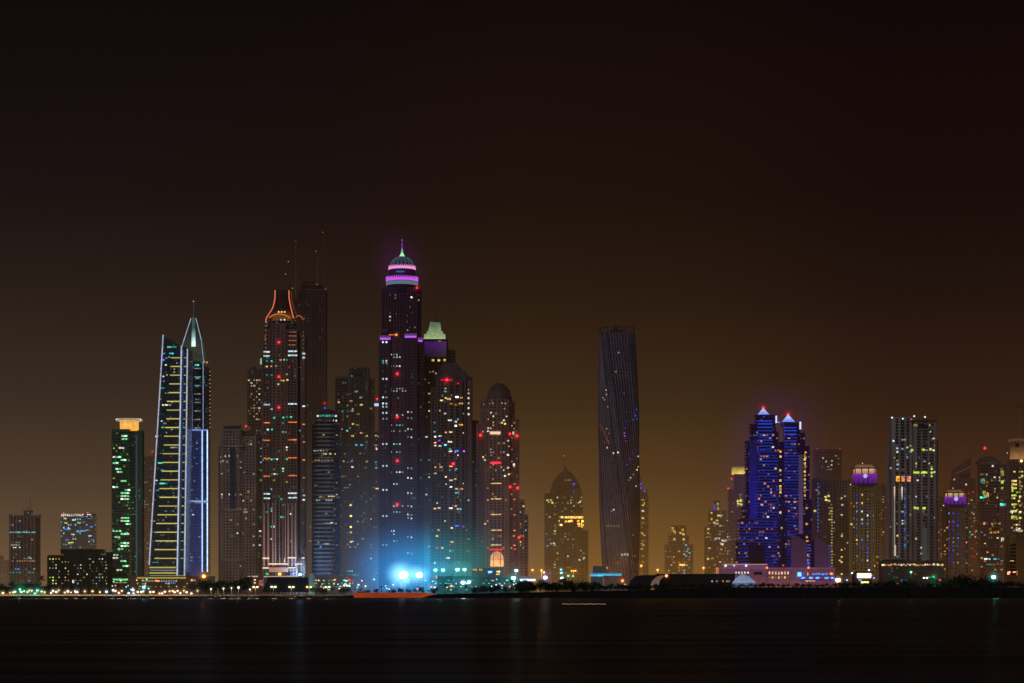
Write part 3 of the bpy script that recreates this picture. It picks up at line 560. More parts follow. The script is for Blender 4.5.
# 17 hip roof tower
t = Tower('residential_tower', 'broad brown tower with a dark hipped roof, red streak bar and many warm windows', 'tower', 2470, 451, clad((.17, .11, .125)), glass((.016, .012, .018), .12))
t.vol(431, 449, 388, d=5, style='grid').vol(437, 466, 378, style='grid').vol(461, 471.5, 377, d=3, style='thick').vol(448, 462, 381, d=-3, style='wide')
t.part('hip_roof', lambda bm: prism(bm, [(t.X(434), 0), (t.X(471.5), 0), (t.X(471.5), 28), (t.X(434), 28)], t.Z(379), t.Z(362), [(t.X(443), 10), (t.X(456), 10), (t.X(456), 18), (t.X(443), 18)]), clad((.1, .08, .09)))
t.part('dormer', lambda bm: extr(bm, [(t.X(455), t.Z(378)), (t.X(468), t.Z(378)), (t.X(466.5), t.Z(371)), (t.X(457), t.Z(369))], -1, 8), clad((.1, .08, .09)))
t.part('red_streak_bar', lambda bm: box(bm, t.X(441), t.X(452.5), -4.5, -3.3, t.Z(381), t.Z(379.7)), emit((1, .02, .04), .7)); t.beacon(447, 380.3, 'red', 1.2, 7, .6, s_=5, d=-5)  # flat red streak of the beacon shaped as a glowing bar
t.beacon(453.3, 464, 'red', 1.2, 6, .55, s_=5); t.row(449.5, 452.5, 466.5, 'orange', 2, 0, 1)
for x, y, w, c, l in ((445.5, 388.5, 2, 'white', 0), (445.5, 391.5, 3, 'white', 0), (457, 397.3, 3, 'white', 2), (446, 398, 3, 'yellow', 1), (441.5, 400.5, 3, 'yellow', 1), (449, 399.5, 3.5, 'warm', 1), (461, 403.7, 4, 'warm', 1), (456, 405, 3, 'amber', 0), (451, 404, 3, 'amber', 0), (461.5, 398, 3, 'yellow', 0), (440.3, 436, 3, 'white', 1), (435.5, 436.5, 3, 'white', 2), (435.5, 442.5, 3.5, 'orange', 2), (439.5, 440.5, 2, 'blue', 2), (435.5, 445.3, 3, 'white', 1), (440, 446, 3, 'white', 1), (446, 445, 3.6, 'cyan', 2), (450, 442, 4, 'white', 1), (450, 420.5, 4, 'white', 1), (456, 422, 2, 'cool', 1), (455.8, 426, 2, 'white', 2), (461, 425, 4, 'amber', 1), (447, 432.5, 4, 'warm', 1), (451, 432.3, 3.5, 'warm', 1), (462, 433, 3, 'white', 1), (457, 451, 3.5, 'blue', 3), (463, 451.2, 3.5, 'purple', 3), (450.5, 451.5, 3.5, 'white', 1), (456, 469, 2, 'cool', 1), (436, 467, 3, 'warm', 1), (441, 467, 3, 'warm', 1), (436, 473, 2, 'warm', 1), (446.5, 477, 3, 'warm', 2), (451, 480.5, 3.2, 'white', 1), (451, 487, 2.6, 'white', 1), (447, 484, 2.6, 'white', 1), (462, 483.5, 3, 'warm', 1), (457, 489, 3, 'warm', 1), (461.5, 489, 3, 'warm', 1), (457, 493, 3, 'cyan', 1), (456, 506, 2, 'warm', 1), (435, 508.5, 3, 'warm', 1), (439, 508, 3, 'warm', 1), (451, 508.3, 4, 'white', 1), (457, 526, 3, 'blue', 2), (462, 526.5, 4, 'purple', 1), (452, 528, 2, 'white', 1), (438.5, 530, 2, 'warm', 1), (452, 542, 3, 'yellow', 1), (448, 558, 4, 'white', 1), (437, 536, 2.4, 'lime', 1)): t.win(x, y, w, 1.4, c, l)
for y in (394, 399, 404, 409, 415): t.win(468.5, y-1, 1.7, 1.8, 'white', 1)
t.rw(432, 470, 384, 565, 46, ('warm', 'white', 'cyan', 'red', 'teal'), (0, 0, 1, 1)); t.done()

# 18 domed hotel tower with arch
t = Tower('residential_tower', 'round domed brown tower with white bars, red beacons and a glowing arch at its foot', 'tower', 2470, 497, clad((.27, .145, .135)), glass((.025, .016, .018), .12))
T18 = t
t.vol(477, 486, 424, d=5, style='grid').vol(481, 514, 402, d=1, style='grid', ch=4).vol(485, 509, 400, d=-2, style='thick').vol(513, 518.5, 419, d=5, style='grid').vol(516, 524, 500, d=6, style='grid').vol(523, 528, 515, d=9, style='slab').vol(470.5, 478, 420, d=14, style='slab')
t.part('dome', lambda bm: lathe(bm, t.X(499), 16, [(t.k*13.2, t.Z(402)), (t.k*12.8, t.Z(397)), (t.k*11.6, t.Z(391.5)), (t.k*8.8, t.Z(386.5)), (t.k*5, t.Z(383)), (0.01, t.Z(381.5))], 28), clad((.16, .11, .11)), True)
t.part('dome_rib', lambda bm: [beam(bm, (t.X(499)+a*t.k*11.8*math.sin(b), 16-t.k*11.8*math.cos(b), t.Z(392)), (t.X(499)+a*t.k*13.2*math.sin(b), 16-t.k*13.2*math.cos(b), t.Z(402)), .45, seg=4) for a in (-1, 1) for b in (.15, .5, .85, 1.2)], clad((.3, .2, .2)))
t.mast(496.3, 384, 373.5, .35, 14); t.mast(499.3, 384, 374, .35, 14)
t.part('sign_panel', lambda bm: box(bm, t.X(490), t.X(500.5), -4.6, -3.2, t.Z(434.5), t.Z(431.8)), emit((1, .7, .45), 1.0))
t.part('red_sign', lambda bm: box(bm, t.X(490.5), t.X(501), -4.6, -3.2, t.Z(464.2), t.Z(461.8)), emit((1, .05, .08), 1.0)); glow(t.root, (t.X(495.7), -6, t.Z(463)), 8*t.k, (1, .02, .04), .3, .6)
for x, y in ((480.5, 435.2), (509.7, 434), (517, 436)): t.beacon(x, y, 'red', 1.2, 5.5, .55, s_=5, d=-1)
for x, y in ((510, 487), (517.6, 488)): t.beacon(x, y, 'red', 1.2, 5, .5, s_=5, d=-1)
t.beacon(519, 537.5, 'red', 1.1, 5, .45, s_=4, d=3)
t.win(513.2, 433, 2.6, 3, 'white', 1); t.win(513.8, 465, 2.4, 3.2, 'white', 1)
for i, y in enumerate((483.5, 499, 514.6, 530.2, 545)): t.row(491, 501.5, y, 'warm', 1, 0, 1.0, 'bar_light'); t.win(514.5, y+.2, 2.2, 1, 'salmon', 1)
t.row(489.5, 503, 549.5, 'red', 1, 0, 1.8); t.row(513, 516, 549, 'red', 1, 0, 1.4)
AW = [(t.X(497+6.6*math.cos(a)), t.Z(559+.01-7.6*math.sin(a))) for a in [math.pi*i/14 for i in range(15)]]
t.part('arch_window', lambda bm: extr(bm, [(t.X(503.6), t.Z(566.5))]+AW+[(t.X(490.4), t.Z(566.5))], -4.8, -2.9), grad_emit((1, .45, .12), (.9, .3, .1), t.Z(567), t.Z(552), 1.3, .6))
t.part('arch_glazing_bars', lambda bm: [box(bm, t.X(x-.3), t.X(x+.3), -5.1, -4.81, t.Z(566), t.Z(554)) for x in (493.5, 500.5)]+[box(bm, t.X(491), t.X(503), -5.2, -5.11, t.Z(559.4), t.Z(559))], clad((.3, .12, .08)))
for x, y in ((487, 398.5), (484, 404.5), (490, 404), (493, 403.6), (502, 403.3), (505.5, 403.5), (491, 412.8), (504.5, 409)): t.win(x, y, 1.4, 1.4, 'cool' if x == 487 else 'white', 1 if x in (487, 491) else 0)
for x, y in ((502, 423), (504, 420.5), (505, 424), (508, 441), (508, 455), (508, 468), (509, 474.5), (505, 476), (483.5, 457), (485, 460)): t.win(x, y, 2, 1.6, random.choice(('yellow', 'white')), 1)
t.rw(483, 515, 412, 470, 34, ('warm', 'white'), (0, 0, 1)); t.rw(480, 516, 470, 570, 24, ('warm', 'amber'), (0, 0, 1)); t.rw(518, 526, 504, 570, 16, ('warm', 'cyan', 'white', 'yellow'), (0, 1)); t.done()

# 19 pointed dome tower
t = Tower('residential_tower', 'mid height beige tower with a pointed dome and a cluster of amber windows', 'tower', 2640, 566, clad((.36, .28, .2)), glass((.04, .035, .03), .3, power=.07))
t.vol(545.5, 582, 494, style='grid', ch=2).vol(578, 587.5, 531, d=-4, style='grid').vol(551, 581, 489, 494, d=2, style='thick').vol(560, 580, 520, d=-3, style='grid')
t.part('pointed_dome', lambda bm: lathe(bm, t.X(566), 18, [(t.k*14.5, t.Z(490)), (t.k*14, t.Z(484)), (t.k*11, t.Z(478)), (t.k*6.5, t.Z(472.5)), (t.k*2, t.Z(469.5)), (t.k*.6, t.Z(466))], 12), clad((.28, .19, .16)))
t.part('dome_rib', lambda bm: [beam(bm, (t.X(566+14.6*s_), 16, t.Z(488)), (t.X(566+6.6*s_), 12, t.Z(472.5)), .5) for s_ in (-1, -.4, .4, 1)], clad((.4, .3, .25)))
t.mast(564.5, 468, 456, .35, 18); t.beacon(564.3, 455, 'warm', .5, 0, d=16, s_=.8); t.beacon(574, 484, 'blue', .9, 4, .4, d=1, s_=2); t.beacon(573.5, 491.5, 'blue', .6, 3, .25, d=1, s_=1)
for x, y in ((566, 480), (568.5, 480), (570.5, 480)): t.beacon(x, y, 'warm', .7, 0, d=2, s_=.4)
for x in (562, 566, 569, 572, 574.5, 577, 580, 582.5): t.win(x, 517.3, 2.6, 2, 'amber' if x % 2 else 'yellow', 2)
for x, y in ((560, 521), (566, 521.6), (569, 521.4), (571.5, 521), (578, 521), (583, 521), (578.5, 524), (580.5, 524), (583, 525), (582.5, 521.6), (579, 526), (583.5, 526.5), (561, 525)): t.win(x, y, 2.4, 1.9, random.choice(('amber', 'yellow')), 2)
for x, y, c in ((548, 500, 'yellow'), (551, 500, 'yellow'), (548.5, 502, 'lime'), (552, 502, 'yellow'), (571, 503, 'white'), (574, 506, 'lime'), (580, 502, 'white'), (551, 543.5, 'cyan'), (554, 543.3, 'white'), (547.5, 546, 'cyan'), (580, 501.5, 'warm'), (584, 558, 'white'), (579.5, 560, 'cool')): t.win(x, y, 1.8, 1.3, c, 1)
t.rw(547, 585, 497, 575, 56, ('warm', 'yellow', 'white'), (0, 0, 0, 1)); t.done()

# 20 twisted tower
t = Tower('twisted_tower', 'tall dark twisting tower with faint blue and red windows', 'tower', 2480, 620, clad((.12, .11, .17), .55), glass((.035, .033, .06), .05, ((.4, .3, 1), (1, .3, .2)), .04))
T20 = t
def ring(th, a, ch):
    p = [(-a+ch, -a), (a-ch, -a), (a, -a+ch), (a, a-ch), (a-ch, a), (-a+ch, a), (-a, a-ch), (-a, -a+ch)]
    return [(x*math.cos(th)-y*math.sin(th), x*math.sin(th)+y*math.cos(th)) for x, y in p]
NF = 84; Ht = t.Z(332); A20 = 16.1*t.k
cxs = lambda u: (t.X(621.6)-t.X(618.2))*(1-u)  # bottom sits slightly right of the top
def tw(bm):
    rs = []
    for i in range(NF+1):
        u = i/NF; th = R(91)*(1-u)+R(-1)
        rs.append([bm.verts.new((x+cxs(u)-1.5*t.k, y+24, u*Ht)) for x, y in ring(th, A20, 5.2*t.k)])
    for A, B in zip(rs, rs[1:]):
        for j in range(8): bm.faces.new((A[j], A[(j+1) % 8], B[(j+1) % 8], B[j]))
    bm.faces.new(rs[-1]); bm.faces.new(rs[0][::-1])
t.part('curtain_wall', tw, t.gm)
def fl(bm):
    for i in range(NF):
        u = (i+.5)/NF; th = R(91)*(1-u)+R(-1)
        poly = [(x+cxs(u)-1.5*t.k, y+24) for x, y in ring(th, A20+.35, 5.2*t.k)]
        prism(bm, poly, u*Ht-.5, u*Ht+.5)
t.part('floor_slab_cladding', fl, t.wm)
def cols(bm):
    for e_ in range(8):
        nb = 8 if e_ % 2 == 0 else 3
        for c_ in range(nb+1):
            f = c_/nb; prev = None
            for i in range(0, NF+1, 2):
                u = i/NF; th = R(91)*(1-u)+R(-1); rg = ring(th, A20+.5, 5.2*t.k)
                p, q = Vector(rg[e_]), Vector(rg[(e_+1) % 8]); w = p.lerp(q, f); cur = (w.x+cxs(u)-1.5*t.k, w.y+24, u*Ht)
                if prev: beam(bm, prev, cur, .75 if c_ % nb else 1.1, seg=4)
                prev = cur
t.part('column_cladding', cols, clad((.2, .2, .32), .6))
t.part('roof_screen_lattice', lambda bm: [box(bm, t.X(x)-.5, t.X(x)+.5, y, y+1, Ht-.5, t.Z(yy)) for x, yy, y in [(601.2, 323.5, 6), (634.6, 323.5, 6), (601.6, 324, 44), (634, 324, 44)]+[(603+i*2.4, 327, 5.5) for i in range(13)]]+[box(bm, t.X(601), t.X(635), 4.8, 5.8, t.Z(326.9), t.Z(326)), box(bm, t.X(601)-.6, t.X(601)+.6, 5.9, 45, t.Z(326.9), t.Z(326)), box(bm, t.X(635)-.6, t.X(635)+.6, 5.9, 45, t.Z(326.9), t.Z(326))], clad((.12, .09, .08)))
t.part('roof_machinery', lambda bm: [box(bm, t.X(612), t.X(624), 16, 30, Ht, t.Z(328)), box(bm, t.X(615), t.X(619), 18, 24, t.Z(328), t.Z(323.6)), beam(bm, (t.X(613), 14, t.Z(328)), (t.X(623), 14, t.Z(324)), .5)], clad((.08, .06, .06)))
t.vols.append((t.X(599), t.X(640), 0, Ht, 0, 0, dict(fh=3.6, so=0, po=0, bay=0)))
def w20(px, py, w, h, col, lv):
    """window set on the turned face"""
    X, Zz = t.X(px), t.Z(py); u = Zz/Ht; th = R(91)*(1-u)+R(-1); rg = [(x+cxs(u)-1.5*t.k, y+24) for x, y in ring(th, A20+1.2, 5.2*t.k)]
    best = None
    for i in range(8):
        p, q = Vector(rg[i]), Vector(rg[(i+1) % 8])
        if (p.x-X)*(q.x-X) < 0:
            f = (X-p.x)/(q.x-p.x); y = p.y+(q.y-p.y)*f; a = math.atan2(q.y-p.y, q.x-p.x)
            if best is None or y < best[0]: best = (y, a)
    if best:
        o = bpy.data.objects.new('lit_window', unit_box(col, WL[lv])); o.location = (X, best[0]-.2, Zz); o.scale = (w*t.k, .5, h*t.k); o.rotation_euler.z = best[1]; o.parent = t.root; link(o)
for a in ((606.5, 389.5, 'white', 1), (603.5, 396.5, 'white', 0), (606.7, 394, 'warm', 1), (605, 399, 'warm', 0), (608, 406.5, 'warm', 0), (616, 371.5, 'warm', 0), (618.8, 352.3, 'warm', 0), (607, 428, 'white', 0), (608, 440, 'orange', 0), (606, 436, 'orange', 0), (605, 442, 'orange', 0), (609, 433, 'orange', 0), (607.5, 447, 'white', 1), (613.5, 453, 'warm', 1), (618, 452.5, 'white', 1), (639, 455.5, 'yellow', 1), (637, 408.5, 'blue', 1), (636, 415, 'blue', 1), (637.5, 418, 'blue', 1), (634, 419, 'azure', 0), (625, 428, 'purple', 0), (624.5, 433, 'purple', 1), (625, 436, 'pink', 0), (626, 441, 'purple', 0), (627, 465, 'azure', 0), (629, 480, 'warm', 0), (631, 477.5, 'white', 1), (634, 474, 'yellow', 0), (638, 469, 'yellow', 1), (639, 466, 'white', 0), (614, 509.5, 'white', 1), (612, 511, 'warm', 0), (637, 485.5, 'warm', 1), (633, 535, 'warm', 0), (635, 556, 'warm', 0)): w20(a[0], a[1], 1.3, 1.3, a[2], a[3])
for i in range(6): w20(607+i*2.3, 525.8, 1.4, 1, 'warm', 0)
for i in range(3): w20(622+i*2.8, 554.5, 2, 2.4, 'white', 0)
for i in range(9): w20(601+i*1.0+random.random(), 424+i*2.4, 1.6, .8, 'orange', 0)
for i in range(10): w20(random.uniform(622, 638), random.uniform(390, 470), 1, 1.2, random.choice(('blue', 'purple')), 0)
t.done()

# 21 slim tower beside the twisted one
t = Tower('apartment_tower', 'slim half hidden tower with yellow windows behind the foot of the twisted tower', 'tower', 2720, 642, clad((.24, .18, .14)), glass((.03, .025, .025), .3))
t.vol(632, 646.5, 490, style='grid').vol(633, 641, 478, d=6, style='slab').vol(641, 648.5, 496, d=3, style='slab')
for y in (484, 488, 491): t.win(644.5, y, 1.6, 2, 'blue', 2)
for y in (500, 505, 511, 518, 523, 534, 541, 545, 549, 556, 562): t.win(643, y, 2.4, 1.8, random.choice(('yellow', 'white', 'amber')), random.choice((0, 1, 1)))
t.rw(634, 648, 492, 578, 26, WW, (0, 0, 1)); t.done()

# 22 small stepped tower
t = Tower('apartment_tower', 'short stepped beige block with amber lamps under its top, alone right of the twisted tower', 'building', 2700, 678, clad((.3, .23, .17)), glass((.035, .03, .03), .4, power=.07))
t.vol(664.5, 693, 545, style='slab').vol(668, 689, 536, d=3, style='slab').vol(671.5, 686.5, 526, d=6, style='slab')
for x, y, h in ((673, 529, 4), (675, 532, 2.6), (683, 530, 3), (684, 534.5, 2.6), (681, 533, 2), (674.5, 539, 2.4), (684, 539, 2.4)): t.win(x, y, 2.4, h, 'amber' if y < 531 else 'yellow', 1)
for x, y in ((686, 545), (688, 549), (689.5, 553), (686, 556)): t.win(x, y, 1.8, 1.6, 'cyan', 1)
t.rw(666, 691, 548, 578, 34, ('warm', 'white', 'cyan'), (0, 0, 1, 1)); t.done()

# 23 two stage tower
t = Tower('apartment_tower', 'brown apartment tower with a small blue and lime lit rooftop block', 'tower', 2660, 717, clad((.28, .2, .17)), glass((.03, .025, .03), .35, power=.07))
t.vol(705, 731, 527, style='grid').vol(709, 726, 511, d=3, style='grid').vol(713.5, 720.5, 501, d=8, style='plain').vol(726, 733, 519, d=6, style='slab')
t.win(714.8, 507, 1.7, 6, 'blue', 1); t.win(718.3, 504, 2.6, 3, 'lime', 0); t.win(718.5, 509, 2.6, 5, 'yellow', 0)
for x, y, w, c in ((711.5, 513, 2, 'yellow'), (720, 515.5, 5, 'yellow'), (712, 519, 2, 'amber'), (714.5, 522.5, 2.4, 'yellow'), (717, 523.5, 3, 'white'), (708, 529, 2, 'yellow'), (708, 533, 2, 'amber'), (716, 538.5, 2.4, 'cool'), (719, 538.5, 2, 'cool'), (724, 540.5, 5, 'white'), (722, 544, 3, 'white'), (721, 549.5, 2.3, 'amber'), (708, 559, 2, 'yellow'), (712.5, 558.5, 2, 'amber')): t.win(x, y, w, 1.8, c, 1)
t.rw(707, 731, 516, 576, 40, WW, (0, 0, 1)); t.done()

# 24 yellow capped tower
t = Tower('apartment_tower', 'pinkish grey tower with a glowing yellow cap band', 'tower', 2640, 741, clad((.3, .22, .2)), glass((.03, .025, .03), .1))
t.vol(733.5, 750, 474, style='slab').vol(728, 734, 490, d=6, style='slab')
t.part('cap_band', lambda bm: box(bm, t.X(733), t.X(748), -1.5, 16, t.Z(474), t.Z(466.8)), grad_emit((1, .75, .1), (.5, .35, .04), t.Z(473.5), t.Z(467), 1.2, .45))
t.beacon(732.5, 478.3, 'red', .8, 3, .35, s_=3); t.beacon(729, 488, 'red', .8, 3, .35, s_=3)
for x, y in ((738, 501), (741, 500.5), (738.3, 504), (741.3, 504.2)): t.win(x, y, 2.4, 2.2, 'lime' if x > 740 else 'yellow', 1)
t.rw(730, 748, 480, 570, 14, WW, (0,)); t.done()

# 25 the blue twin towers
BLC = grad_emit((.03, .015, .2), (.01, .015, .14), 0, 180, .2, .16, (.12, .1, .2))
BGM = glass((.006, .004, .03), .3, ((1, .4, .2), (.1, .2, 1)), .12, 3.0)
for which in (0, 1):
    if which == 0:
        t = Tower('hotel_tower', 'blue floodlit hotel tower with white pyramid tip, the larger of the twin pair', 'tower', 2430, 765, clad((.05, .035, .14)), BGM)
        t.vol(745, 752, 441, d=12, style='slab').vol(749.5, 756, 424, d=9, style='slab').vol(754, 777, 415, d=6, style='plain').vol(757, 773, 423, d=0, style='slab').vol(772, 779, 432, d=5, style='slab').vol(779, 786, 442, d=10, style='slab')
        t.vol(741, 760, 508, d=2, style='slab').vol(737, 782, 520, d=-2, style='slab').vol(733, 780, 542, d=-5, style='slab').vol(744, 752, 500, d=4, style='slab')
        ax, ay, by, hw = 764.7, 407, 414.6, 6.2; b0, b1 = 757.5, 772.5
    else:
        t = Tower('hotel_tower', 'blue floodlit hotel tower with white pyramid tip, the slimmer of the twin pair', 'tower', 2430, 795, clad((.05, .035, .14)), BGM)
        t.vol(783, 801, 423, d=6, style='plain').vol(784, 797, 430, d=0, style='slab').vol(800, 806, 433, d=9, style='slab').vol(805, 811, 446, d=12, style='slab').vol(778.5, 784, 445, d=14, style='slab').vol(786, 812, 500, d=2, style='slab').vol(787, 816, 540, d=-3, style='slab').vol(815, 827, 546, d=4, style='slab').vol(796, 803, 470, d=-2, style='slab')
        ax, ay, by, hw = 789.7, 413.5, 421.4, 6.2; b0, b1 = 784, 796.5
    X, Z, k = t.X, t.Z, t.k
    t.part('pyramid_tip', lambda bm: prism(bm, [(X(ax-hw), 7), (X(ax+hw), 7), (X(ax+hw), 7+2*hw*k), (X(ax-hw), 7+2*hw*k)], Z(by), Z(ay), [(X(ax-.2), 7+hw*k-.3), (X(ax+.2), 7+hw*k-.3), (X(ax+.2), 7+hw*k+.3), (X(ax-.2), 7+hw*k+.3)]), grad_emit((.14, .25, 1), (.4, .55, 1), Z(by), Z(ay+2), .95, 1.0))
    t.beacon(ax, ay-.3, 'red', 1.0, 7, .55, d=7+hw*k, s_=4); t.mast(ax+.3, ay, ay-14, .22, 7+hw*k)
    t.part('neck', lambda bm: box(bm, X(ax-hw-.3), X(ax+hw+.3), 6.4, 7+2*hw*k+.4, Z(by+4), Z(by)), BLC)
    y = by+6; i = 0
    while y < 572:
        a0, a1 = b0-(3 if which == 0 and y > 480 else 0), b1+(5 if which == 0 and y > 450 else 2 if y > 450 else 0)
        if which == 0 and y > 522: a0 = 738
        if which == 1 and y > 500: a0, a1 = 787, 797
        s_ = (.3 if i < 3 else random.uniform(.06, .2))
        ff = min(v[4] for v in t.vols if v[0] <= X((a0+a1)/2) <= v[1] and v[3] >= Z(y)) if any(v[0] <= X((a0+a1)/2) <= v[1] and v[3] >= Z(y) for v in t.vols) else 0
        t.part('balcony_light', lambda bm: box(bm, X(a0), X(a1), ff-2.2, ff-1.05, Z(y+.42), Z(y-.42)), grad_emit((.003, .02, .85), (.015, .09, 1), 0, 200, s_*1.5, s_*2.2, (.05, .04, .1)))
        y += 3.0 if i > 3 else 3.4; i += 1
    if which == 0:
        t.part('blue_wash_wall', lambda bm: box(bm, X(750), X(757), -.8, 8, Z(520), Z(440)), grad_emit((.002, .004, .5), (.004, .004, .25), Z(500), Z(440), .28, .16, (.05, .04, .1)))  # blue wash painted in as emission, weaker towards the top
        t.part('dark_panel', lambda bm: box(bm, X(748), X(763.5), -8, -5.2, 0, Z(545)), clad((.02, .01, .04)))  # plain dark block set proud of the facade
        t.part('roof_light', lambda bm: box(bm, X(776), X(777.4), 3, 5, Z(422.5), Z(415.5)), emit((.6, .75, 1), 1.1)); t.part('roof_light', lambda bm: box(bm, X(777.4), X(780), 3, 5, Z(422.5), Z(421.5)), emit((.5, .6, 1), .5))
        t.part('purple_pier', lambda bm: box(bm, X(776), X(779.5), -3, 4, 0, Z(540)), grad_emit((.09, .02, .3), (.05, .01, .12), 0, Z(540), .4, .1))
        for i in range(52):
            gy = 430+random.random()*135; lo = 758 if gy < 480 else (750 if gy < 520 else 736); hi = 774 if gy < 450 else 780
            t.win(lo+round(random.uniform(0, (hi-lo)/3))*3, gy, 2, 1.6, random.choice(('salmon', 'warm', 'salmon', 'orange', 'white')), random.choice((0, 0, 1)), snap=True)
        for y in (451, 456, 470, 480, 486, 489, 492, 512, 528): t.win(781.5, y, 2, 2, 'amber' if y % 2 else 'yellow', 1)
        for y in (440, 446, 450): t.row(758, 772, y, 'blue', 0, 3.1, 1.4)
    else:
        t.part('roof_light', lambda bm: box(bm, X(800), X(801.6), 3, 5, Z(429), Z(421.5)), emit((.6, .75, 1), 1.1))
        for pts in ([(790.5, 568), (790.8, 534.5), (797, 536.5), (803.5, 540.5), (806, 543), (806, 568)], [(814, 568), (814, 534), (820, 540), (825, 543.5), (827.5, 547), (828, 568)]):
            t.part('curved_wing_wall', lambda bm: extr(bm, [(X(a), Z(b)) for a, b in pts], -8, -3.2), grad_emit((.1, .025, .11), (.06, .015, .06), Z(568), Z(535), .3, .2, (.14, .1, .12)))
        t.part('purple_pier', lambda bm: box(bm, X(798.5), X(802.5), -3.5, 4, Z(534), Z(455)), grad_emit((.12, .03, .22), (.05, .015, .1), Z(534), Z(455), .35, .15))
        t.part('wing_balcony_light', lambda bm: [box(bm, X(806.5), X(810), -4.2, -3.1, Z(y+.5), Z(y-.5)) for y in range(545, 570, 3)], grad_emit((.03, .05, .8), (.05, .1, 1), 0, 60, .5, .4))
        t.part('wing_balcony_light', lambda bm: [box(bm, X(828), X(831), 3, 4, Z(y+.5), Z(y-.5)) for y in range(546, 571, 3)], grad_emit((.03, .05, .8), (.05, .1, 1), 0, 60, .5, .4))
        for y in range(455, 502, 4): t.win(805.8, y, 1.8, 2.2, random.choice(('amber', 'yellow', 'warm')), random.choice((0, 1, 1)))
        for y in (537, 541, 452, 457, 466, 508, 524, 555, 560): t.win(807, y, 2, 1.8, 'amber', 1)
        for i in range(24): t.win(786+round(random.uniform(0, 4))*2.9, random.uniform(436, 565), 1.9, 1.5, random.choice(('salmon', 'warm', 'orange', 'azure')), random.choice((0, 1)), snap=True)
        t.win(794, 565.5, 2, 2.4, 'azure', 2); t.win(808, 563, 2, 2.4, 'azure', 1)
    t.done()

# 26 podium of the twin towers
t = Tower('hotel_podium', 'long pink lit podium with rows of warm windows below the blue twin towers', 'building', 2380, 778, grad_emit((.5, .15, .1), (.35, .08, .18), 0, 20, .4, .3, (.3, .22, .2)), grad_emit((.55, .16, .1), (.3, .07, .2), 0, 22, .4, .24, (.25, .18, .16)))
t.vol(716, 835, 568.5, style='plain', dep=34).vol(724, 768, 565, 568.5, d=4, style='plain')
t.part('roof_edge_light', lambda bm: box(bm, t.X(724), t.X(767), -1.2, 0, t.Z(564.8), t.Z(563.9)), emit((1, .4, .25), .5))
t.part('roof_edge_light', lambda bm: box(bm, t.X(726), t.X(766), 0, 3.9, t.Z(567.4), t.Z(566)), emit((.3, .2, .6), .3))
for x in (725.5, 746, 734): t.beacon(x, 565.6, 'cool', 1.1 if x != 734 else .6, 4, .3, d=-1.5, s_=1.6)
for i in range(7): t.win(769.5+i*3.1, 573, 1.5, 2.8, 'warm', 1); (t.win(769.5+i*3.1, 577.4, 1.5, 2.2, 'warm', 1) if i % 2 else t.win(769.5+i*3.1, 577.4, 1.5, 1.6, 'amber', 0))
for i in range(5): t.win(736+i*3, 572.7, 1.4, 1.8, 'white', 1)
t.part('dark_shopfront', lambda bm: box(bm, t.X(753.5), t.X(762), -.6, 0, t.Z(574.5), t.Z(572)), clad((.08, .02, .08)))
for x in (766.5, 808): t.beacon(x, 567.8, 'orange', 1.0, 3, .35, d=-4, s_=2.5); t.mast(x, 584, 568, .25, -4)
t.win(804, 573, 3, 3, 'azure', 0); t.row(812, 828, 574, 'azure', 1, 0, 1.6); t.win(799.5, 574.5, 4, 4.4, 'azure', 2); t.beacon(799.5, 574.5, 'azure', 1.4, 6, .5, s_=4)
for x in (803, 811, 817.5, 826.5, 832.5): t.win(x, 578, 3.8, 1.8, 'azure' if x % 2 else 'blue', 2)
t.win(808, 574, 1.4, 3, 'warm', 1); t.win(831.5, 573.8, 3, 2, 'orange', 2); t.win(806.5, 571, 1.4, 1.6, 'red', 1)
t.part('blue_canopy', lambda bm: box(bm, t.X(800), t.X(840), -9, -1, t.Z(580.3), t.Z(579.2)), emit((.03, .05, .5), .35)); t.row(805, 815, 581, 'warm', 1, 0, .9)
t.done()
PODX = t

# 27.. right hand towers
t = Tower('office_tower', 'dark flat topped slab with red roof lights behind the blue twin towers', 'tower', 2700, 828, clad((.16, .13, .13)), glass((.02, .018, .022), .1))
t.vol(813, 841.5, 450, style='slab'); [t.beacon(x, 448.7, 'red', .7, 2.5, .25, s_=2) for x in (818.5, 841)]; t.beacon(833, 449.5, 'red', .5, 0, s_=1)
for x, y in ((823, 458), (832, 461), (826, 461.5), (831.5, 465)): t.win(x, y, 1.3, 1.3, 'white', 1)
t.row(812, 822, 475, 'yellow', 0, 3, 1.2); t.rw(815, 840, 455, 475, 6, WW, (0,)); t.done()
t = Tower('apartment_tower', 'grey apartment tower with a blue window shaft and a yellow lit stair column', 'tower', 2520, 830, clad((.3, .25, .22)), glass((.028, .026, .032), .2))
t.vol(812, 833, 479, style='grid').vol(832, 850, 480, d=3, style='grid', ch=1.5)
for i in range(24): t.win(831.8, 508+i*2.9, 1.5, 1.4, 'yellow', 0)
for i in range(14): t.win(818, 484+i*3.6, 1.4, 1.8, 'azure', 0)
for x, y in ((825.5, 497), (828.5, 496), (826, 500), (829, 501), (815, 511), (831, 511)): t.win(x, y, 2.2, 1.8, 'yellow', 1)
for y in (498, 515, 536, 550, 557, 562, 574): t.win(842, y, 1.6, 1.6, 'yellow', 1)
t.rw(814, 848, 485, 572, 22, WW, (0, 0, 1)); t.done()
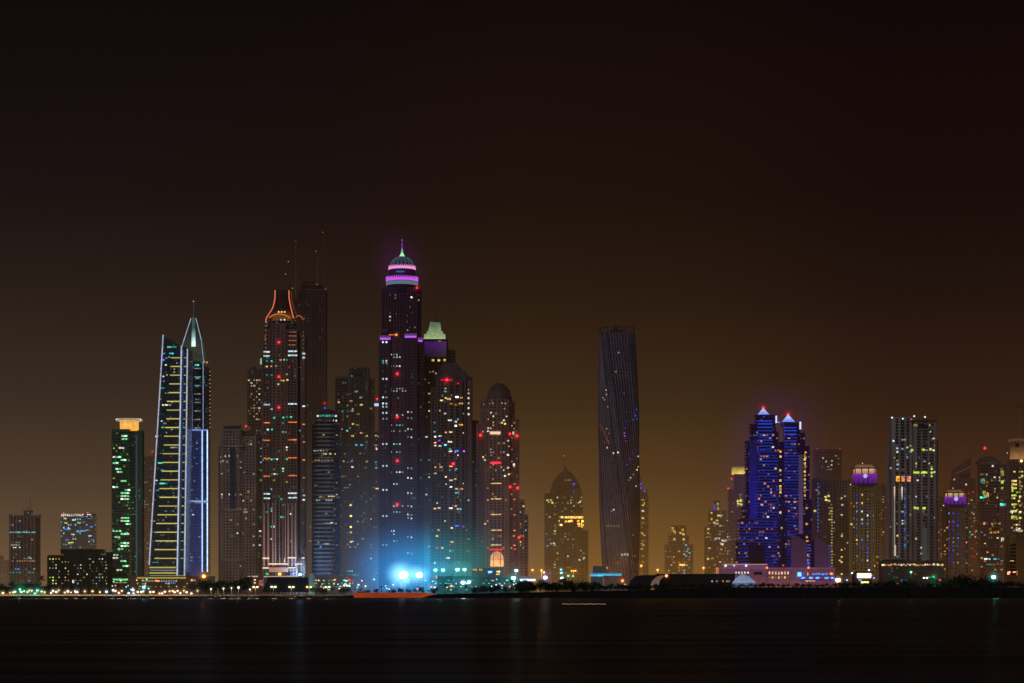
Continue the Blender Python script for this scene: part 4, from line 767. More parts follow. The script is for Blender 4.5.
for X0, X1, YT, lab in ((846, 853, 500, 'narrow dim tower wedged left of the gold purple capped hotel'), (877, 886, 485, 'narrow dim tower wedged right of the gold purple capped hotel'), (935, 945, 497, 'narrow teal grey tower between the tall white pole tower and the small purple capped hotel')):
    t = Tower('apartment_tower', lab, 'tower', 2690, (X0+X1)/2, clad((.2, .16, .14)), glass((.02, .02, .022), .25)); t.vol(X0, X1, YT, style='slab'); t.rw(X0+1, X1-1, YT+8, 572, 14, ('yellow', 'warm'), (0, 0, 1)); t.done()

# 29 purple crowned hotels
def crown_hotel(D, x0, x1, ytop, lab, wc, seed, kk):
    t = Tower('hotel_tower', lab, 'tower', D, (x0+x1)/2, grad_emit(tuple(c*.7 for c in wc), tuple(c*.4 for c in wc), 0, 130, .1, .05, wc), glass((.02, .018, .014), .1)); k = t.k; w = x1-x0; cx = (x0+x1)/2  # warm light on the facade put into the cladding as faint emission
    t.vol(x0+w*.06, x1-w*.06, ytop+9, d=2, style='thick', dep=w*k*.9).vol(x0-w*.06, x0+w*.22, ytop+24*kk, d=-2, style='grid').vol(x1-w*.22, x1+w*.06, ytop+24*kk, d=-2, style='grid').vol(x0+w*.22, x1-w*.22, ytop+28*kk, d=0, style='thick')
    cz = [(t.X(x0+w*.12), -2.4), (t.X(x1-w*.06), -2.4), (t.X(x1-w*.06), 14), (t.X(x0+w*.12), 14)]
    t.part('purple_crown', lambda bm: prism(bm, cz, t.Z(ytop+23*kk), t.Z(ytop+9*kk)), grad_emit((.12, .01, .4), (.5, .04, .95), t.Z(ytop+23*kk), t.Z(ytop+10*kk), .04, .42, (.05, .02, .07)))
    for i in range(5):
        x = x0+w*(.17+.175*i); t.part('crown_pier', lambda bm: box(bm, t.X(x-.7), t.X(x+.7), -3.2, -2.45, t.Z(ytop+20*kk), t.Z(ytop+14*kk)), emit((.4, .12, 1), .22))
    t.part('roof_slab', lambda bm: box(bm, t.X(x0+w*.08), t.X(x1-w*.02), -4, 15, t.Z(ytop+3.4*kk), t.Z(ytop+1.8*kk)), clad((.25, .14, .08)))
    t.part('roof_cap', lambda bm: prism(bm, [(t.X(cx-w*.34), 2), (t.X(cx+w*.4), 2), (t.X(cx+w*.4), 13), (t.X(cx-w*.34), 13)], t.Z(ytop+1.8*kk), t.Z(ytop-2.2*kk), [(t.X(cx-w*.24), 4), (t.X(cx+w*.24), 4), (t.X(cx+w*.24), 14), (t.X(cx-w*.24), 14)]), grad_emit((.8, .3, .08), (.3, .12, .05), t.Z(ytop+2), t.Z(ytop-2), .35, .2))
    t.part('sky_lounge', lambda bm: box(bm, t.X(x0+w*.16), t.X(x1-w*.1), -2, 13, t.Z(ytop+9*kk), t.Z(ytop+3.4*kk)), grad_emit((1, .45, .15), (1, .7, .4), t.Z(ytop+9*kk), t.Z(ytop+4*kk), .4, .7, (.1, .07, .05)))
    for i in range(4): t.part('lounge_pier', lambda bm: box(bm, t.X(x0+w*(.14+.24*i)-.5), t.X(x0+w*(.14+.24*i)+.5), -2.8, -2.05, t.Z(ytop+9*kk), t.Z(ytop+3.4*kk)), clad((.2, .1, .1)))
    t.part('roof_emblem', lambda bm: extr(bm, [(t.X(cx+a*2.1), t.Z(ytop+11.5*kk+b*2.3)) for a, b in ((0, -1), (1, 0), (.5, 1), (-.5, 1), (-1, 0))], -4.5, -3.3), emit((.5, .55, 1), 1.0))
    rnd = random.Random(seed)
    for c in range(4):
        for i in range(int((572-ytop-38*kk)/4.1)):
            if rnd.random() < .85 and t.nw < 96: t.win(x0+w*(.2+.2*c), ytop+34*kk+i*4.1, 1.2, 1.8, rnd.choice(('azure', 'azure', 'cool', 'warm', 'blue') if kk > .8 else ('blue', 'blue', 'azure', 'blue', 'yellow')), rnd.choice((0, 0, 1)))
    t.rw(x0, x0+w*.15, ytop+30, 575, 9, ('yellow', 'amber'), (0, 0, 1)); t.rw(x1-w*.15, x1, ytop+30, 575, 6, ('yellow', 'amber'), (0, 0, 1))
    t.beacon(cx-1.6, ytop-3, 'cool', .5, 0, d=5, s_=1); t.beacon(x0-1, ytop+22*kk, 'cool', .6, 0, d=-3, s_=1); t.done(); return t
t = crown_hotel(2480, 851, 878.5, 466, 'golden hotel tower with purple lit crown and lit roof lounge, the larger of two alike', (.36, .26, .1), 3, .85)
crown_hotel(2500, 944, 967, 491, 'smaller brown hotel tower with purple lit crown and columns of blue windows', (.26, .17, .1), 5, .66)

# 30 tall white pole tower
t = Tower('residential_tower', 'tall paired tower with three orange windows and two long white light poles', 'tower', 2460, 913, clad((.36, .34, .36)), glass((.02, .022, .03), .16))
t.vol(890.5, 911.5, 418, style=dict(fh=3.6, st=.7, so=.4, bay=7, pw=2.6, po=1.2)).vol(911, 935, 422, d=-3, style=dict(fh=3.6, st=1.0, so=.8, bay=8.5, pw=2.4, po=1.4)).vol(889, 891.5, 440, d=5, style='grid').vol(934.5, 938, 440, d=4, style='grid')
t.vol(916, 928, 430, 424, d=-6, style='plain')
t.part('roof_slab', lambda bm: box(bm, t.X(910.5), t.X(936), -5, 24, t.Z(422), t.Z(420)), clad((.14, .1, .1)))
for x in (897.8, 903, 908.7): t.win(x, 478.8, 3.4, 5.4, 'amber' if x < 900 else 'salmon', 1) ; t.win(x, 477, 2.2, 2, 'white', 0)
for x, y0, y1, s_ in ((894, 487, 556, .5), (901.5, 487, 500, .55)): t.part('light_pole', lambda bm: beam(bm, (t.X(x), -3.5, t.Z(y1)), (t.X(x), -3.5, t.Z(y0)), .7, seg=8), grad_emit((1, .8, .6), (1, .7, .45), t.Z(500), t.Z(487), s_*.45, s_*2))
t.part('light_pole', lambda bm: beam(bm, (t.X(894.5), -4.3, t.Z(556)), (t.X(894.5), -4.3, t.Z(545)), 1.0, seg=8), emit((1, .8, .6), .6))
for x, y, w in ((913.5, 472.5, 2.2), (917, 472.8, 3), (921.5, 472.8, 2.4), (924.5, 472.5, 3.4), (931, 469, 1.6), (931, 473, 1.6), (931, 476.5, 1.4), (915, 425.5, 3.6), (928, 425.5, 3.4), (912.5, 450.2, 2.6), (922.5, 450, 2.6), (930, 449.6, 2.4), (914, 508, 2.3), (917, 508.5, 2), (923.5, 508.3, 3)): t.win(x, y, w, 2, 'lime' if y > 440 else 'yellow', 1 if y > 440 else 0)
for x, y in ((892, 417.6), (902.8, 418.7), (914.2, 416.2), (925, 417)): t.beacon(x, y, 'cool', .8, 2.5, .25, d=0, s_=1.6)
t.beacon(911, 419.8, 'orange', .7, 2, .2, d=-3, s_=1.2)
for x, y in ((926, 450.3), (933, 450.5), (933, 438.8), (929.8, 432), (924, 461.5), (933.8, 472.3), (917, 480.5), (907, 447.5), (897, 448.5), (897, 452), (897.5, 464.5), (891.5, 468), (897.3, 469), (907, 457.5), (893, 441)): t.win(x, y, 1.7, 1.5, 'white' if x > 910 else 'cool', random.choice((1, 1, 0)))
for i in range(8): t.win(905, 490+i*8, 1.8, 4, 'azure', 0)
t.part('glass_shaft', lambda bm: box(bm, t.X(921.5), t.X(926.5), -5.4, -4.5, t.Z(560), t.Z(528)), grad_emit((.02, .08, .06), (.015, .05, .04), t.Z(560), t.Z(528), .3, .2))
t.rw(892, 934, 430, 560, 34, ('white', 'cool', 'yellow'), (0, 0, 0, 1)); t.done()
# 33 slanted roof
t = Tower('apartment_tower', 'dim tower with a dark slanted roof fin behind the smaller purple capped hotel', 'tower', 2680, 963, clad((.22, .15, .13)), glass((.02, .018, .02), .15))
t.vol(950.5, 975, 479, style='grid').vol(957, 971, 470, 479, d=4, style='plain').vol(966, 977, 505, d=-4, style='grid')
t.part('roof_fin', lambda bm: extr(bm, [(t.X(a), t.Z(b)) for a, b in ((953, 470), (971.5, 457), (971.5, 472), (953, 478))], 3, 9), clad((.13, .1, .1)))
t.part('roof_fin_edge', lambda bm: beam(bm, (t.X(955), 2, t.Z(474)), (t.X(971.5), 2, t.Z(466.5)), .5), emit((.4, .25, .2), .25))
for x, y, c in ((952, 479.5, 'white'), (966, 484.5, 'white'), (973, 492, 'red'), (971.5, 500, 'warm'), (968.5, 504, 'warm'), (973, 514, 'warm'), (974.5, 537, 'white'), (974, 532.5, 'red'), (975.5, 531, 'teal'), (969, 532, 'teal'), (976, 543, 'red')): t.win(x, y, 1.4, 1.4, c, 1)
t.rw(966, 976, 490, 570, 22, ('warm', 'teal', 'red'), (0, 0, 1)); t.done()
# 34 curved roof tower
t = Tower('residential_tower', 'grey tower with a curved sail roof under a single red beacon', 'tower', 2560, 992, clad((.28, .24, .23)), glass((.025, .025, .028), .2))
t.vol(977.5, 998, 463, style='slab').vol(997, 1008, 464, d=4, style='grid').vol(981, 996, 505, d=-4, style='slab')
t.part('sail_roof', lambda bm: extr(bm, [(t.X(a), t.Z(b)) for a, b in ((978, 463), (984, 457), (990, 455.5), (997, 458), (1003, 463))], 4, 20), clad((.13, .12, .13)))
t.beacon(986, 447.8, 'red', 1.1, 4, .5, d=6, s_=6); t.mast(986, 456, 448, .3, 6)
for x, y, w, h, c, l in ((983, 481, 3, 5, 'green', 0), (985, 496.5, 2.5, 3, 'teal', 1), (984, 493, 3, 4, 'lime', 0), (987.5, 495, 2, 5, 'amber', 1), (981.5, 497.5, 3, 1.6, 'teal', 2), (979, 481, 1.6, 3, 'cyan', 0), (987, 482.5, 1.8, 3, 'amber', 0), (992.5, 466, 1.7, 1.5, 'white', 1), (1003, 473, 3, 5, 'yellow', 0), (1003, 482, 2.4, 3, 'lime', 1), (1003, 488, 2, 2, 'yellow', 1), (1002, 504.5, 2.6, 2.5, 'teal', 2), (1005, 504.5, 2.4, 2.5, 'cyan', 1), (983.5, 523.5, 1.8, 2.8, 'salmon', 1), (991.5, 524, 1.5, 1.8, 'salmon', 1), (990, 532.5, 2, 1.8, 'amber', 1), (994, 532.5, 3, 1.7, 'amber', 1), (998, 532, 1.6, 1.6, 'amber', 1), (1003.5, 539, 3, 2.6, 'white', 1), (985, 559, 3, 1.4, 'cool', 2), (988.5, 559, 2, 1.4, 'cool', 1), (994, 559, 3, 1.4, 'cyan', 1), (998, 559, 2, 1.2, 'teal', 0), (990, 564.5, 9, 1, 'teal', 0)): t.win(x, y, w, h, c, l)
t.rw(979, 1005, 468, 575, 36, ('yellow', 'warm', 'white'), (0, 0, 1)); t.done()
# 35 edge tower with floodlit temple top
t = Tower('residential_tower', 'tower at the far right edge with an orange floodlit temple like top and lime windows', 'tower', 2500, 1017, clad((.22, .17, .13)), glass((.025, .022, .02), .3))
t.vol(1007, 1040, 460, style='grid').vol(1012, 1034, 450, 460, d=4, style='plain')
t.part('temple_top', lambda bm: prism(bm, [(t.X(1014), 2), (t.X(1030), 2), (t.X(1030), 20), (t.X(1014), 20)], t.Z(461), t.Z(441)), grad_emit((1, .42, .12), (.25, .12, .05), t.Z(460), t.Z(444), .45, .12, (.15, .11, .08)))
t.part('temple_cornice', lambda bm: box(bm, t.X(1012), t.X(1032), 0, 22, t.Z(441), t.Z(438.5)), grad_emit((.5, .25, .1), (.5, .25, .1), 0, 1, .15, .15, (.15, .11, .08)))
t.part('temple_window', lambda bm: box(bm, t.X(1015.5), t.X(1019.5), 1.4, 2.1, t.Z(447), t.Z(443)), clad((.06, .04, .03)))
t.beacon(1021, 461, 'warm', 1.3, 4, .4, d=-2, s_=3); t.beacon(1007.3, 453, 'cool', .5, 0, d=0, s_=1)
for y in (481, 484.5, 488, 495.5, 504.5, 511, 517): t.win(1014, y, 5, 1.7, random.choice(('lime', 'yellow')), 1); t.win(1020, y+1, 2.4, 1.8, 'yellow', random.choice((0, 1)))
for x, y, w, c in ((1008, 484, 2.5, 'yellow'), (1013, 511.5, 6, 'white'), (1018, 529, 5, 'cool'), (1020, 531, 3, 'yellow'), (1019, 501, 1.8, 'yellow'), (1010, 518, 1.8, 'lime'), (1009, 491, 1.6, 'lime'), (1022, 476, 2, 'yellow')): t.win(x, y, w, 1.8, c, 1)
t.rw(1009, 1023, 465, 536, 40, ('yellow', 'lime', 'warm'), (0, 0, 1)); t.done()
# 36 ochre block
t = Tower('hotel_block', 'ochre low block in front of the far right edge tower with three dark window bays', 'building', 2400, 1022, clad((.3, .18, .06)), glass((.02, .015, .01), .1))
t.vol(1004, 1050, 537, style='plain', par=True); t.gm = clad((.3, .17, .055))
for i in range(9): t.part('window_bay', lambda bm: box(bm, t.X(1010), t.X(1016), -.4, 0, t.Z(546+i*3.6), t.Z(543.9+i*3.6)), clad((.03, .02, .015)))
t.win(1012, 560.5, 3.6, 1.5, 'warm', 1); [t.win(x, 573, 3, 3, 'salmon', 2) for x in (1008.5, 1014.5)]; t.win(1017, 573, 1.2, 4, 'amber', 0); t.done()
# crane at the frame's edge
t = Tower('tower_crane', 'thin dark tower crane with long jib above the far right edge tower', 'crane', 2530, 1026)
t.part('mast', lambda bm: [beam(bm, (t.X(1027)+a, 10+b, t.Z(462)), (t.X(1027)+a, 10+b, t.Z(404)), .3, seg=4) for a in (-1, 1) for b in (-1, 1)], clad((.1, .06, .04)))
t.part('jib', lambda bm: [beam(bm, (t.X(1016), 10+b, t.Z(406.5)), (t.X(1040), 10+b, t.Z(405)), .35, seg=4) for b in (-1, 1)]+[beam(bm, (t.X(1018), 10, t.Z(406)), (t.X(1027), 10, t.Z(400)), .25, seg=4)], clad((.1, .06, .04)))

# ------------------------------------------------------------------ waterfront buildings
def low(name, label, D, x0, x1, yt, mat, gm=None, **kw):
    t = Tower(name, label, 'building', D, (x0+x1)/2, mat, gm or mat); t.vol(x0, x1, yt, style=kw.get('style', 'plain'), dep=kw.get('dep')); return t
t = low('podium_building', 'long low podium with yellow roof line under the leaning dark tower', 2400, 128, 215, 577, clad((.2, .16, .1)), style='plain')
t.part('roof_edge_light', lambda bm: box(bm, t.X(137), t.X(186), -1.2, 0, t.Z(578.5), t.Z(577.3)), emit((.8, .65, .15), .55)); t.part('roof_edge_light', lambda bm: box(bm, t.X(150), t.X(185), -1.2, 0, t.Z(575.9), t.Z(575.2)), emit((.7, .9, .5), .3))
t.row(145, 180, 581, 'white', 0, 2.4, 1.6); t.win(158, 581, 4, 1.3, 'orange', 2); t.row(166, 176, 583, 'azure', 1, 2.8); t.win(192, 580, 2.2, 1.8, 'orange', 2); t.rw(135, 210, 580, 588, 22, ('warm', 'orange', 'cool', 'yellow'), (0, 1, 1)); t.done()
t = low('gatehouse', 'small red brick gatehouse with white canopy left of the dark hoarding', 2380, 248, 264, 577, clad((.35, .12, .08)))
t.part('canopy', lambda bm: box(bm, t.X(248), t.X(258), -5, -.2, t.Z(577), t.Z(575.9)), emit((1, .8, .6), .5)); [t.win(254.8, y, 1.8, 1.6, 'white', 1) for y in (580, 583)]; t.win(261, 583, 4, 6, 'salmon', 0); t.done()
t = Tower('hoarding', 'long dark sloped hoarding roof in front of the neon crowned tower', 'building', 2330, 287, clad((.02, .03, .045)), clad((.02, .03, .045)))
extr(t.core, [(t.X(a), t.Z(b)) for a, b in ((262, 592), (268, 577.6), (306, 577.6), (312, 592))], 0, 30); t.part('roof_ridge', lambda bm: box(bm, t.X(266), t.X(308), -.4, 2, t.Z(577.5), t.Z(576.8)), clad((.2, .15, .12))); t.done()
t = Tower('domed_pavilion', 'small teal lit domed pavilion beside the dark hoarding', 'building', 2320, 311.5, clad((.2, .3, .32)), clad((.2, .3, .32)))
t.part('drum', lambda bm: lathe(bm, 0, 4, [(t.k*2.6, 0), (t.k*3, t.Z(588)), (t.k*3.2, t.Z(581)), (t.k*3, t.Z(577)), (t.k*2, t.Z(574.5)), (.1, t.Z(573))], 20), grad_emit((.1, .3, .3), (.1, .25, .28), 0, 15, .7, .3)); t.part('finial', lambda bm: beam(bm, (0, 4, t.Z(574)), (0, 4, t.Z(571)), .25), clad((.3, .3, .3)))
t = low('shop_terrace', 'cream low terrace of shops with teal fronts under the balcony tower', 2380, 314, 352, 576.5, clad((.4, .32, .26)), dep=30)
t.rw(316, 350, 578, 589, 26, ('cyan', 'teal', 'white', 'lime', 'salmon'), (0, 1, 1)); t.win(350, 580, 2, 2.2, 'red', 2); t.win(353, 580, 2, 2.2, 'red', 2); t.row(344, 356, 585.5, 'white', 2, 2.7, 1.6)
t.part('awning', lambda bm: prism(bm, [(t.X(318), -5), (t.X(345), -5), (t.X(345), -.2), (t.X(318), -.2)], t.Z(583.5), t.Z(583)), clad((.1, .3, .3))); t.done()
t = low('construction_platform', 'tiered construction deck crowded with teal work lamps under the hip roofed tower', 2370, 437, 474, 577, clad((.06, .14, .15)), dep=40)
for y in (571, 574, 580.5): t.part('deck_rail', lambda bm: [box(bm, t.X(437), t.X(474), -8, -7.6, t.Z(y+.25), t.Z(y-.25))]+[box(bm, t.X(438+i*5)-.2, t.X(438+i*5)+.2, -8, -7.6, 0, t.Z(571)) for i in range(8)], clad((.1, .2, .22)))
t.rw(438, 473, 579, 589, 26, ('cyan', 'teal', 'white', 'azure'), (0, 1, 1)); t.row(437, 452, 574.6, 'white', 1, 2.1, .8); t.win(451, 586, 2.4, 2, 'salmon', 2); t.win(436.5, 577, 2, 2.6, 'salmon', 1); t.done()
t = low('club_building', 'low blue green lit clubhouse under the domed arch tower', 2360, 474, 530, 578, clad((.05, .12, .15)), dep=30)
t.part('white_sign', lambda bm: box(bm, t.X(520), t.X(535.5), -2, -1, t.Z(581), t.Z(579)), emit((.75, .7, 1), 1.8)); glow(t.root, (t.X(528), -5, t.Z(580)), 11*t.k, (.15, .12, 1), .35, .6)
t.row(473, 483, 569.8, 'amber', 1, 1.7, 2); t.win(498, 571.5, 3.6, 1.2, 'yellow', 2); t.win(498, 574.3, 3.6, 1.2, 'yellow', 1)
t.win(490, 572, 4, 2, 'azure', 2); t.part('upper_storey', lambda bm: box(bm, t.X(472), t.X(503), 4, 20, t.Z(578), t.Z(568)), clad((.12, .13, .16)))
t.vols.append((t.X(470), t.X(504), t.Z(578), t.Z(566), 4, 0, dict(fh=3.6, so=0, po=0, bay=0)))
t.row(473, 483, 569.8, 'amber', 1, 1.7, 2); t.win(498, 571.5, 3.6, 1.2, 'yellow', 2); t.win(498, 574.3, 3.6, 1.2, 'yellow', 1); t.win(490, 572, 4, 2, 'azure', 3)
t.rw(476, 516, 580, 588, 16, ('cyan', 'teal', 'warm'), (0, 1)); t.done()
t = low('garage_building', 'grey box building with a glowing cyan canopy by the foot of the twisted tower', 2380, 590, 622, 576.5, clad((.25, .2, .22)), dep=30)
t.part('rooftop_block', lambda bm: box(bm, t.X(593), t.X(607), 6, 20, t.Z(576), t.Z(566)), clad((.22, .17, .2)))
t.part('cyan_canopy', lambda bm: box(bm, t.X(590), t.X(621.5), -2.5, -.2, t.Z(576.2), t.Z(573)), grad_emit((.03, .5, .8), (.02, .3, .5), t.Z(576), t.Z(573.3), 1.5, .35)); glow(t.root, (t.X(606), -6, t.Z(575)), 17*t.k, (.02, .35, .6), .1, .4); t.done()
for a, b, yt, col, lab in ((603, 629, 576.5, (.4, .25, .22), 'pink lit flat hall with one orange wall lamp right of the cyan canopy'), (655, 735, 574.8, (.045, .03, .025), 'long dark shed with a row of small lit windows behind the white tent')):
    t = low('hall', lab, 2300, a, b, yt, clad(col), dep=30)
    if a < 620: t.beacon(622.5, 580.8, 'orange', 1.2, 4.5, .6, s_=4); t.win(625, 584.3, 1.4, 1.2, 'lime', 1)
    else: [t.win(x, 581.2, 1.7, 1.7, c, 0) for x, c in ((712, 'cool'), (717, 'cool'), (723, 'amber'), (727, 'cool'), (729, 'amber'))]
    t.done()
t = Tower('warehouse', 'dark curved roof warehouse with pale gable between the pink hall and long shed', 'building', 2280, 645, clad((.03, .025, .025)), clad((.03, .025, .025)))
extr(t.core, [(t.X(a), t.Z(b)) for a, b in ((628, 590), (631, 581), (637, 576), (645, 575), (657, 575), (652, 584), (650, 590))], 0, 30)
t.part('gable_wall', lambda bm: extr(bm, [(t.X(a), t.Z(b)) for a, b in ((650.5, 585), (652, 581), (656, 577), (661, 575.3), (664, 576), (660, 580), (658.5, 585))], -1.5, -.3), grad_emit((.4, .22, .15), (.3, .16, .12), 0, 15, .4, .3, (.4, .35, .3)))
t.beacon(666.3, 575.8, 'orange', 1.3, 5, .7, d=-2, s_=5); t.win(634, 581.8, 1.3, 1.8, 'white', 1); t.done()
t = Tower('tent', 'white peaked marquee tent glowing pale blue in front of the pink podium', 'tent', 2260, 744.5)
t.part('tent_roof', lambda bm: [extr(bm, [(t.X(a), t.Z(b)) for a, b in ((733.5, 583), (738, 577.5), (743, 574), (749, 576.5), (755.5, 582), (755.5, 583))], 0, 16)], grad_emit((.17, .26, .48), (.13, .2, .38), t.Z(583), t.Z(574), .75, .6, (.8, .8, .8)))
t.part('tent_skirt', lambda bm: box(bm, t.X(733.8), t.X(755.2), .6, 15, 0, t.Z(583)), grad_emit((.1, .15, .3), (.15, .2, .4), 0, t.Z(583), .4, .5))
t = low('restaurant', 'flat roofed restaurant with a bright white lit window right of the pink podium', 2370, 852, 872, 572.5, clad((.08, .06, .1)), dep=16)
t.part('white_sign', lambda bm: box(bm, t.X(857), t.X(871), -1.5, -.3, t.Z(578), t.Z(573.3)), emit((1, .72, .45), 2.2)); t.part('overhang', lambda bm: box(bm, t.X(850), t.X(874), -6, 17, t.Z(572.4), t.Z(571.4)), clad((.1, .1, .12)))
t.win(865, 582.3, 8, 1.6, 'yellow', 2); t.win(860, 580, 3, 1, 'azure', 2); glow(t.root, (t.X(864), -6, t.Z(577)), 13*t.k, (.8, .5, .3), .15, .6); t.done()
t = low('market_hall', 'long low hall hung with a string of orange lamps under the paired tower', 2380, 879, 944, 561.5, clad((.16, .13, .1)), dep=26)
t.part('roof_deck', lambda bm: box(bm, t.X(881), t.X(906), -3, 10, t.Z(559.5), t.Z(558.3)), clad((.35, .32, .26))); t.part('upper_storey', lambda bm: box(bm, t.X(883), t.X(905), 0, 9, t.Z(561.5), t.Z(559.5)), clad((.2, .16, .13)))
for i in range(30): t.win(880+i*2.15, 564.7+random.uniform(-.5, .7), 1.7, random.uniform(1, 2), random.choice(('warm', 'salmon', 'white', 'yellow')), random.choice((1, 1, 0)))
t.row(884, 900, 568, 'amber', 0, 2.6, .8); t.rw(884, 942, 571, 585, 14, ('teal', 'amber', 'azure'), (0,)); t.done()
for i, (x, y, lab) in enumerate(((852, 570.5, 'blue white sparkling flagpole lamp beside the bright white restaurant window'), )): pass

# ------------------------------------------------------------------ ground, water, shore
def structure(name, bm, mat): return tag(obj(name, bm, mat), kind='structure')
m, nt, out = newmat('sea_water'); L = nt.links.new
tc = N(nt, 'ShaderNodeTexCoord'); mp = N(nt, 'ShaderNodeMapping'); mp.inputs['Scale'].default_value = (.006, .05, 1); L(tc.outputs['Object'], mp.inputs[0])
n1 = N(nt, 'ShaderNodeTexNoise'); n1.inputs['Scale'].default_value = 1; n1.inputs['Detail'].default_value = 7; n1.inputs['Roughness'].default_value = .6; L(mp.outputs[0], n1.inputs['Vector'])
mp2 = N(nt, 'ShaderNodeMapping'); mp2.inputs['Scale'].default_value = (.05, .16, 1); L(tc.outputs['Object'], mp2.inputs[0])
n2 = N(nt, 'ShaderNodeTexNoise'); n2.inputs['Scale'].default_value = 1; n2.inputs['Detail'].default_value = 5; L(mp2.outputs[0], n2.inputs['Vector'])
bmp = N(nt, 'ShaderNodeBump'); bmp.inputs['Strength'].default_value = .12; bmp.inputs['Distance'].default_value = .5; L(n2.outputs[0], bmp.inputs['Height'])
r = N(nt, 'ShaderNodeMapRange'); r.inputs[1].default_value = .35; r.inputs[2].default_value = .7; r.inputs[3].default_value = .08; r.inputs[4].default_value = .24; L(n1.outputs[0], r.inputs[0])
gl = N(nt, 'ShaderNodeBsdfGlossy'); gl.inputs['Roughness'].default_value = .36; L(r.outputs[0], gl.inputs[0]); L(bmp.outputs[0], gl.inputs['Normal'])
g2 = N(nt, 'ShaderNodeBsdfGlossy'); g2.inputs['Roughness'].default_value = .3; g2.inputs[0].default_value = (.015, .015, .015, 1)
df = N(nt, 'ShaderNodeBsdfDiffuse'); df.inputs[0].default_value = (.012, .008, .008, 1)
a1 = N(nt, 'ShaderNodeAddShader'); L(gl.outputs[0], a1.inputs[0]); L(df.outputs[0], a1.inputs[1]); a2 = N(nt, 'ShaderNodeAddShader'); L(a1.outputs[0], a2.inputs[0]); L(g2.outputs[0], a2.inputs[1]); L(a2.outputs[0], out.inputs[0])
bm = bmesh.new(); v = [bm.verts.new(p) for p in ((-9000, -1500, 0), (9000, -1500, 0), (9000, 2080, 0), (-9000, 2080, 0))]; bm.faces.new(v); structure('water', bm, m)
ROCK = clad((.01, .009, .008), .95); 
bm = bmesh.new(); v = [bm.verts.new(p) for p in ((-14000, 2060, 1.9), (14000, 2060, 1.9), (14000, 30000, 2.9), (-14000, 30000, 2.9))]; bm.faces.new(v); structure('ground', bm, clad((.05, .045, .04)))
# rock armoured bank, low on the left, higher on the right
bm = bmesh.new(); rnd = random.Random(4); prev = None
hts = lambda px: 1.9 if px < 330 else (1.9+(px-330)*.018 if px < 470 else (4.4+(px-470)*.02 if px < 650 else min(10.6, 8.0+(px-650)*.04)))
for i in range(521):
    px = -120+i*2.4; x = (px-CX)*2040/F; h = hts(px)
    ring_ = [bm.verts.new((x, 2030+rnd.uniform(-2, 2), -.6)), bm.verts.new((x, 2036+rnd.uniform(-1, 1), h*.5+rnd.uniform(-.3, .3))), bm.verts.new((x, 2042+rnd.uniform(-1, 1), h+rnd.uniform(-.35, .35))), bm.verts.new((x, 2056, h+.1)), bm.verts.new((x, 2110, 1.5))]
    if prev:
        for a in range(4): bm.faces.new((prev[a], ring_[a], ring_[a+1], prev[a+1]))
    prev = ring_
structure('shore', bm, ROCK)
bm = bmesh.new(); box(bm, (-60-CX), (352-CX), 2062, 2110, 1.2, 2.15); structure('path', bm, clad((.5, .42, .3)))
bm = bmesh.new(); box(bm, (-60-CX), (352-CX), 2079, 2081, 2.2, 3.3); tag(obj('light_catch_wall', bm, clad((.5, .42, .3))), 'low pale wall added to catch lamp light along the promenade under the trees', 'wall')  # wall added so the lamps show as a bright strip here

# ------------------------------------------------------------------ labels by place
LM = [(-99, 10, 'the pale edge block'), (10, 45, 'the ribbed office tower'), (45, 112, 'the wide dark green block'), (112, 146, 'the green windowed tower'), (146, 187, 'the leaning yellow banded tower'), (187, 214, 'the spired blue tower'), (214, 258, 'the blue bayed brown tower'), (258, 312, 'the neon crowned tower'), (312, 342, 'the balcony tower'), (342, 378, 'the grey stepped tower'), (378, 424, 'the purple domed skyscraper'), (424, 473, 'the hip roofed tower'), (473, 530, 'the domed arch tower'), (530, 592, 'the pointed dome tower'), (592, 650, 'the twisted tower'), (650, 700, 'the short stepped block'), (700, 735, 'the lime topped brown tower'), (735, 782, 'the larger blue twin tower'), (782, 830, 'the slimmer blue twin tower'), (830, 852, 'the yellow stair tower'), (852, 888, 'the large gold purple capped hotel'), (888, 942, 'the paired white pole tower'), (942, 975, 'the small purple capped hotel'), (975, 1004, 'the sail roofed tower'), (1004, 1200, 'the ochre edge block')]
ORD = ['first', 'second', 'third', 'fourth', 'fifth', 'sixth', 'seventh', 'eighth', 'ninth', 'tenth', 'eleventh', 'twelfth', 'thirteenth', 'fourteenth', 'fifteenth', 'sixteenth', 'seventeenth', 'eighteenth']
def land(px):
    for a, b, n in LM:
        if a <= px < b: return n
    return LM[-1][2]
PEND = []
def later(o, px, desc): PEND.append((px, o, desc))
def settle():
    cnt = {}; tot = {}
    for px, o, d in PEND: tot[(d, land(px))] = tot.get((d, land(px)), 0)+1
    for px, o, d in sorted(PEND, key=lambda q: q[0]):
        k_ = (d, land(px)); i = cnt.get(k_, 0); cnt[k_] = i+1
        o['label'] = f"{d} before {land(px)}" + (f", {ORD[i]} from left there" if tot[k_] > 1 else '')

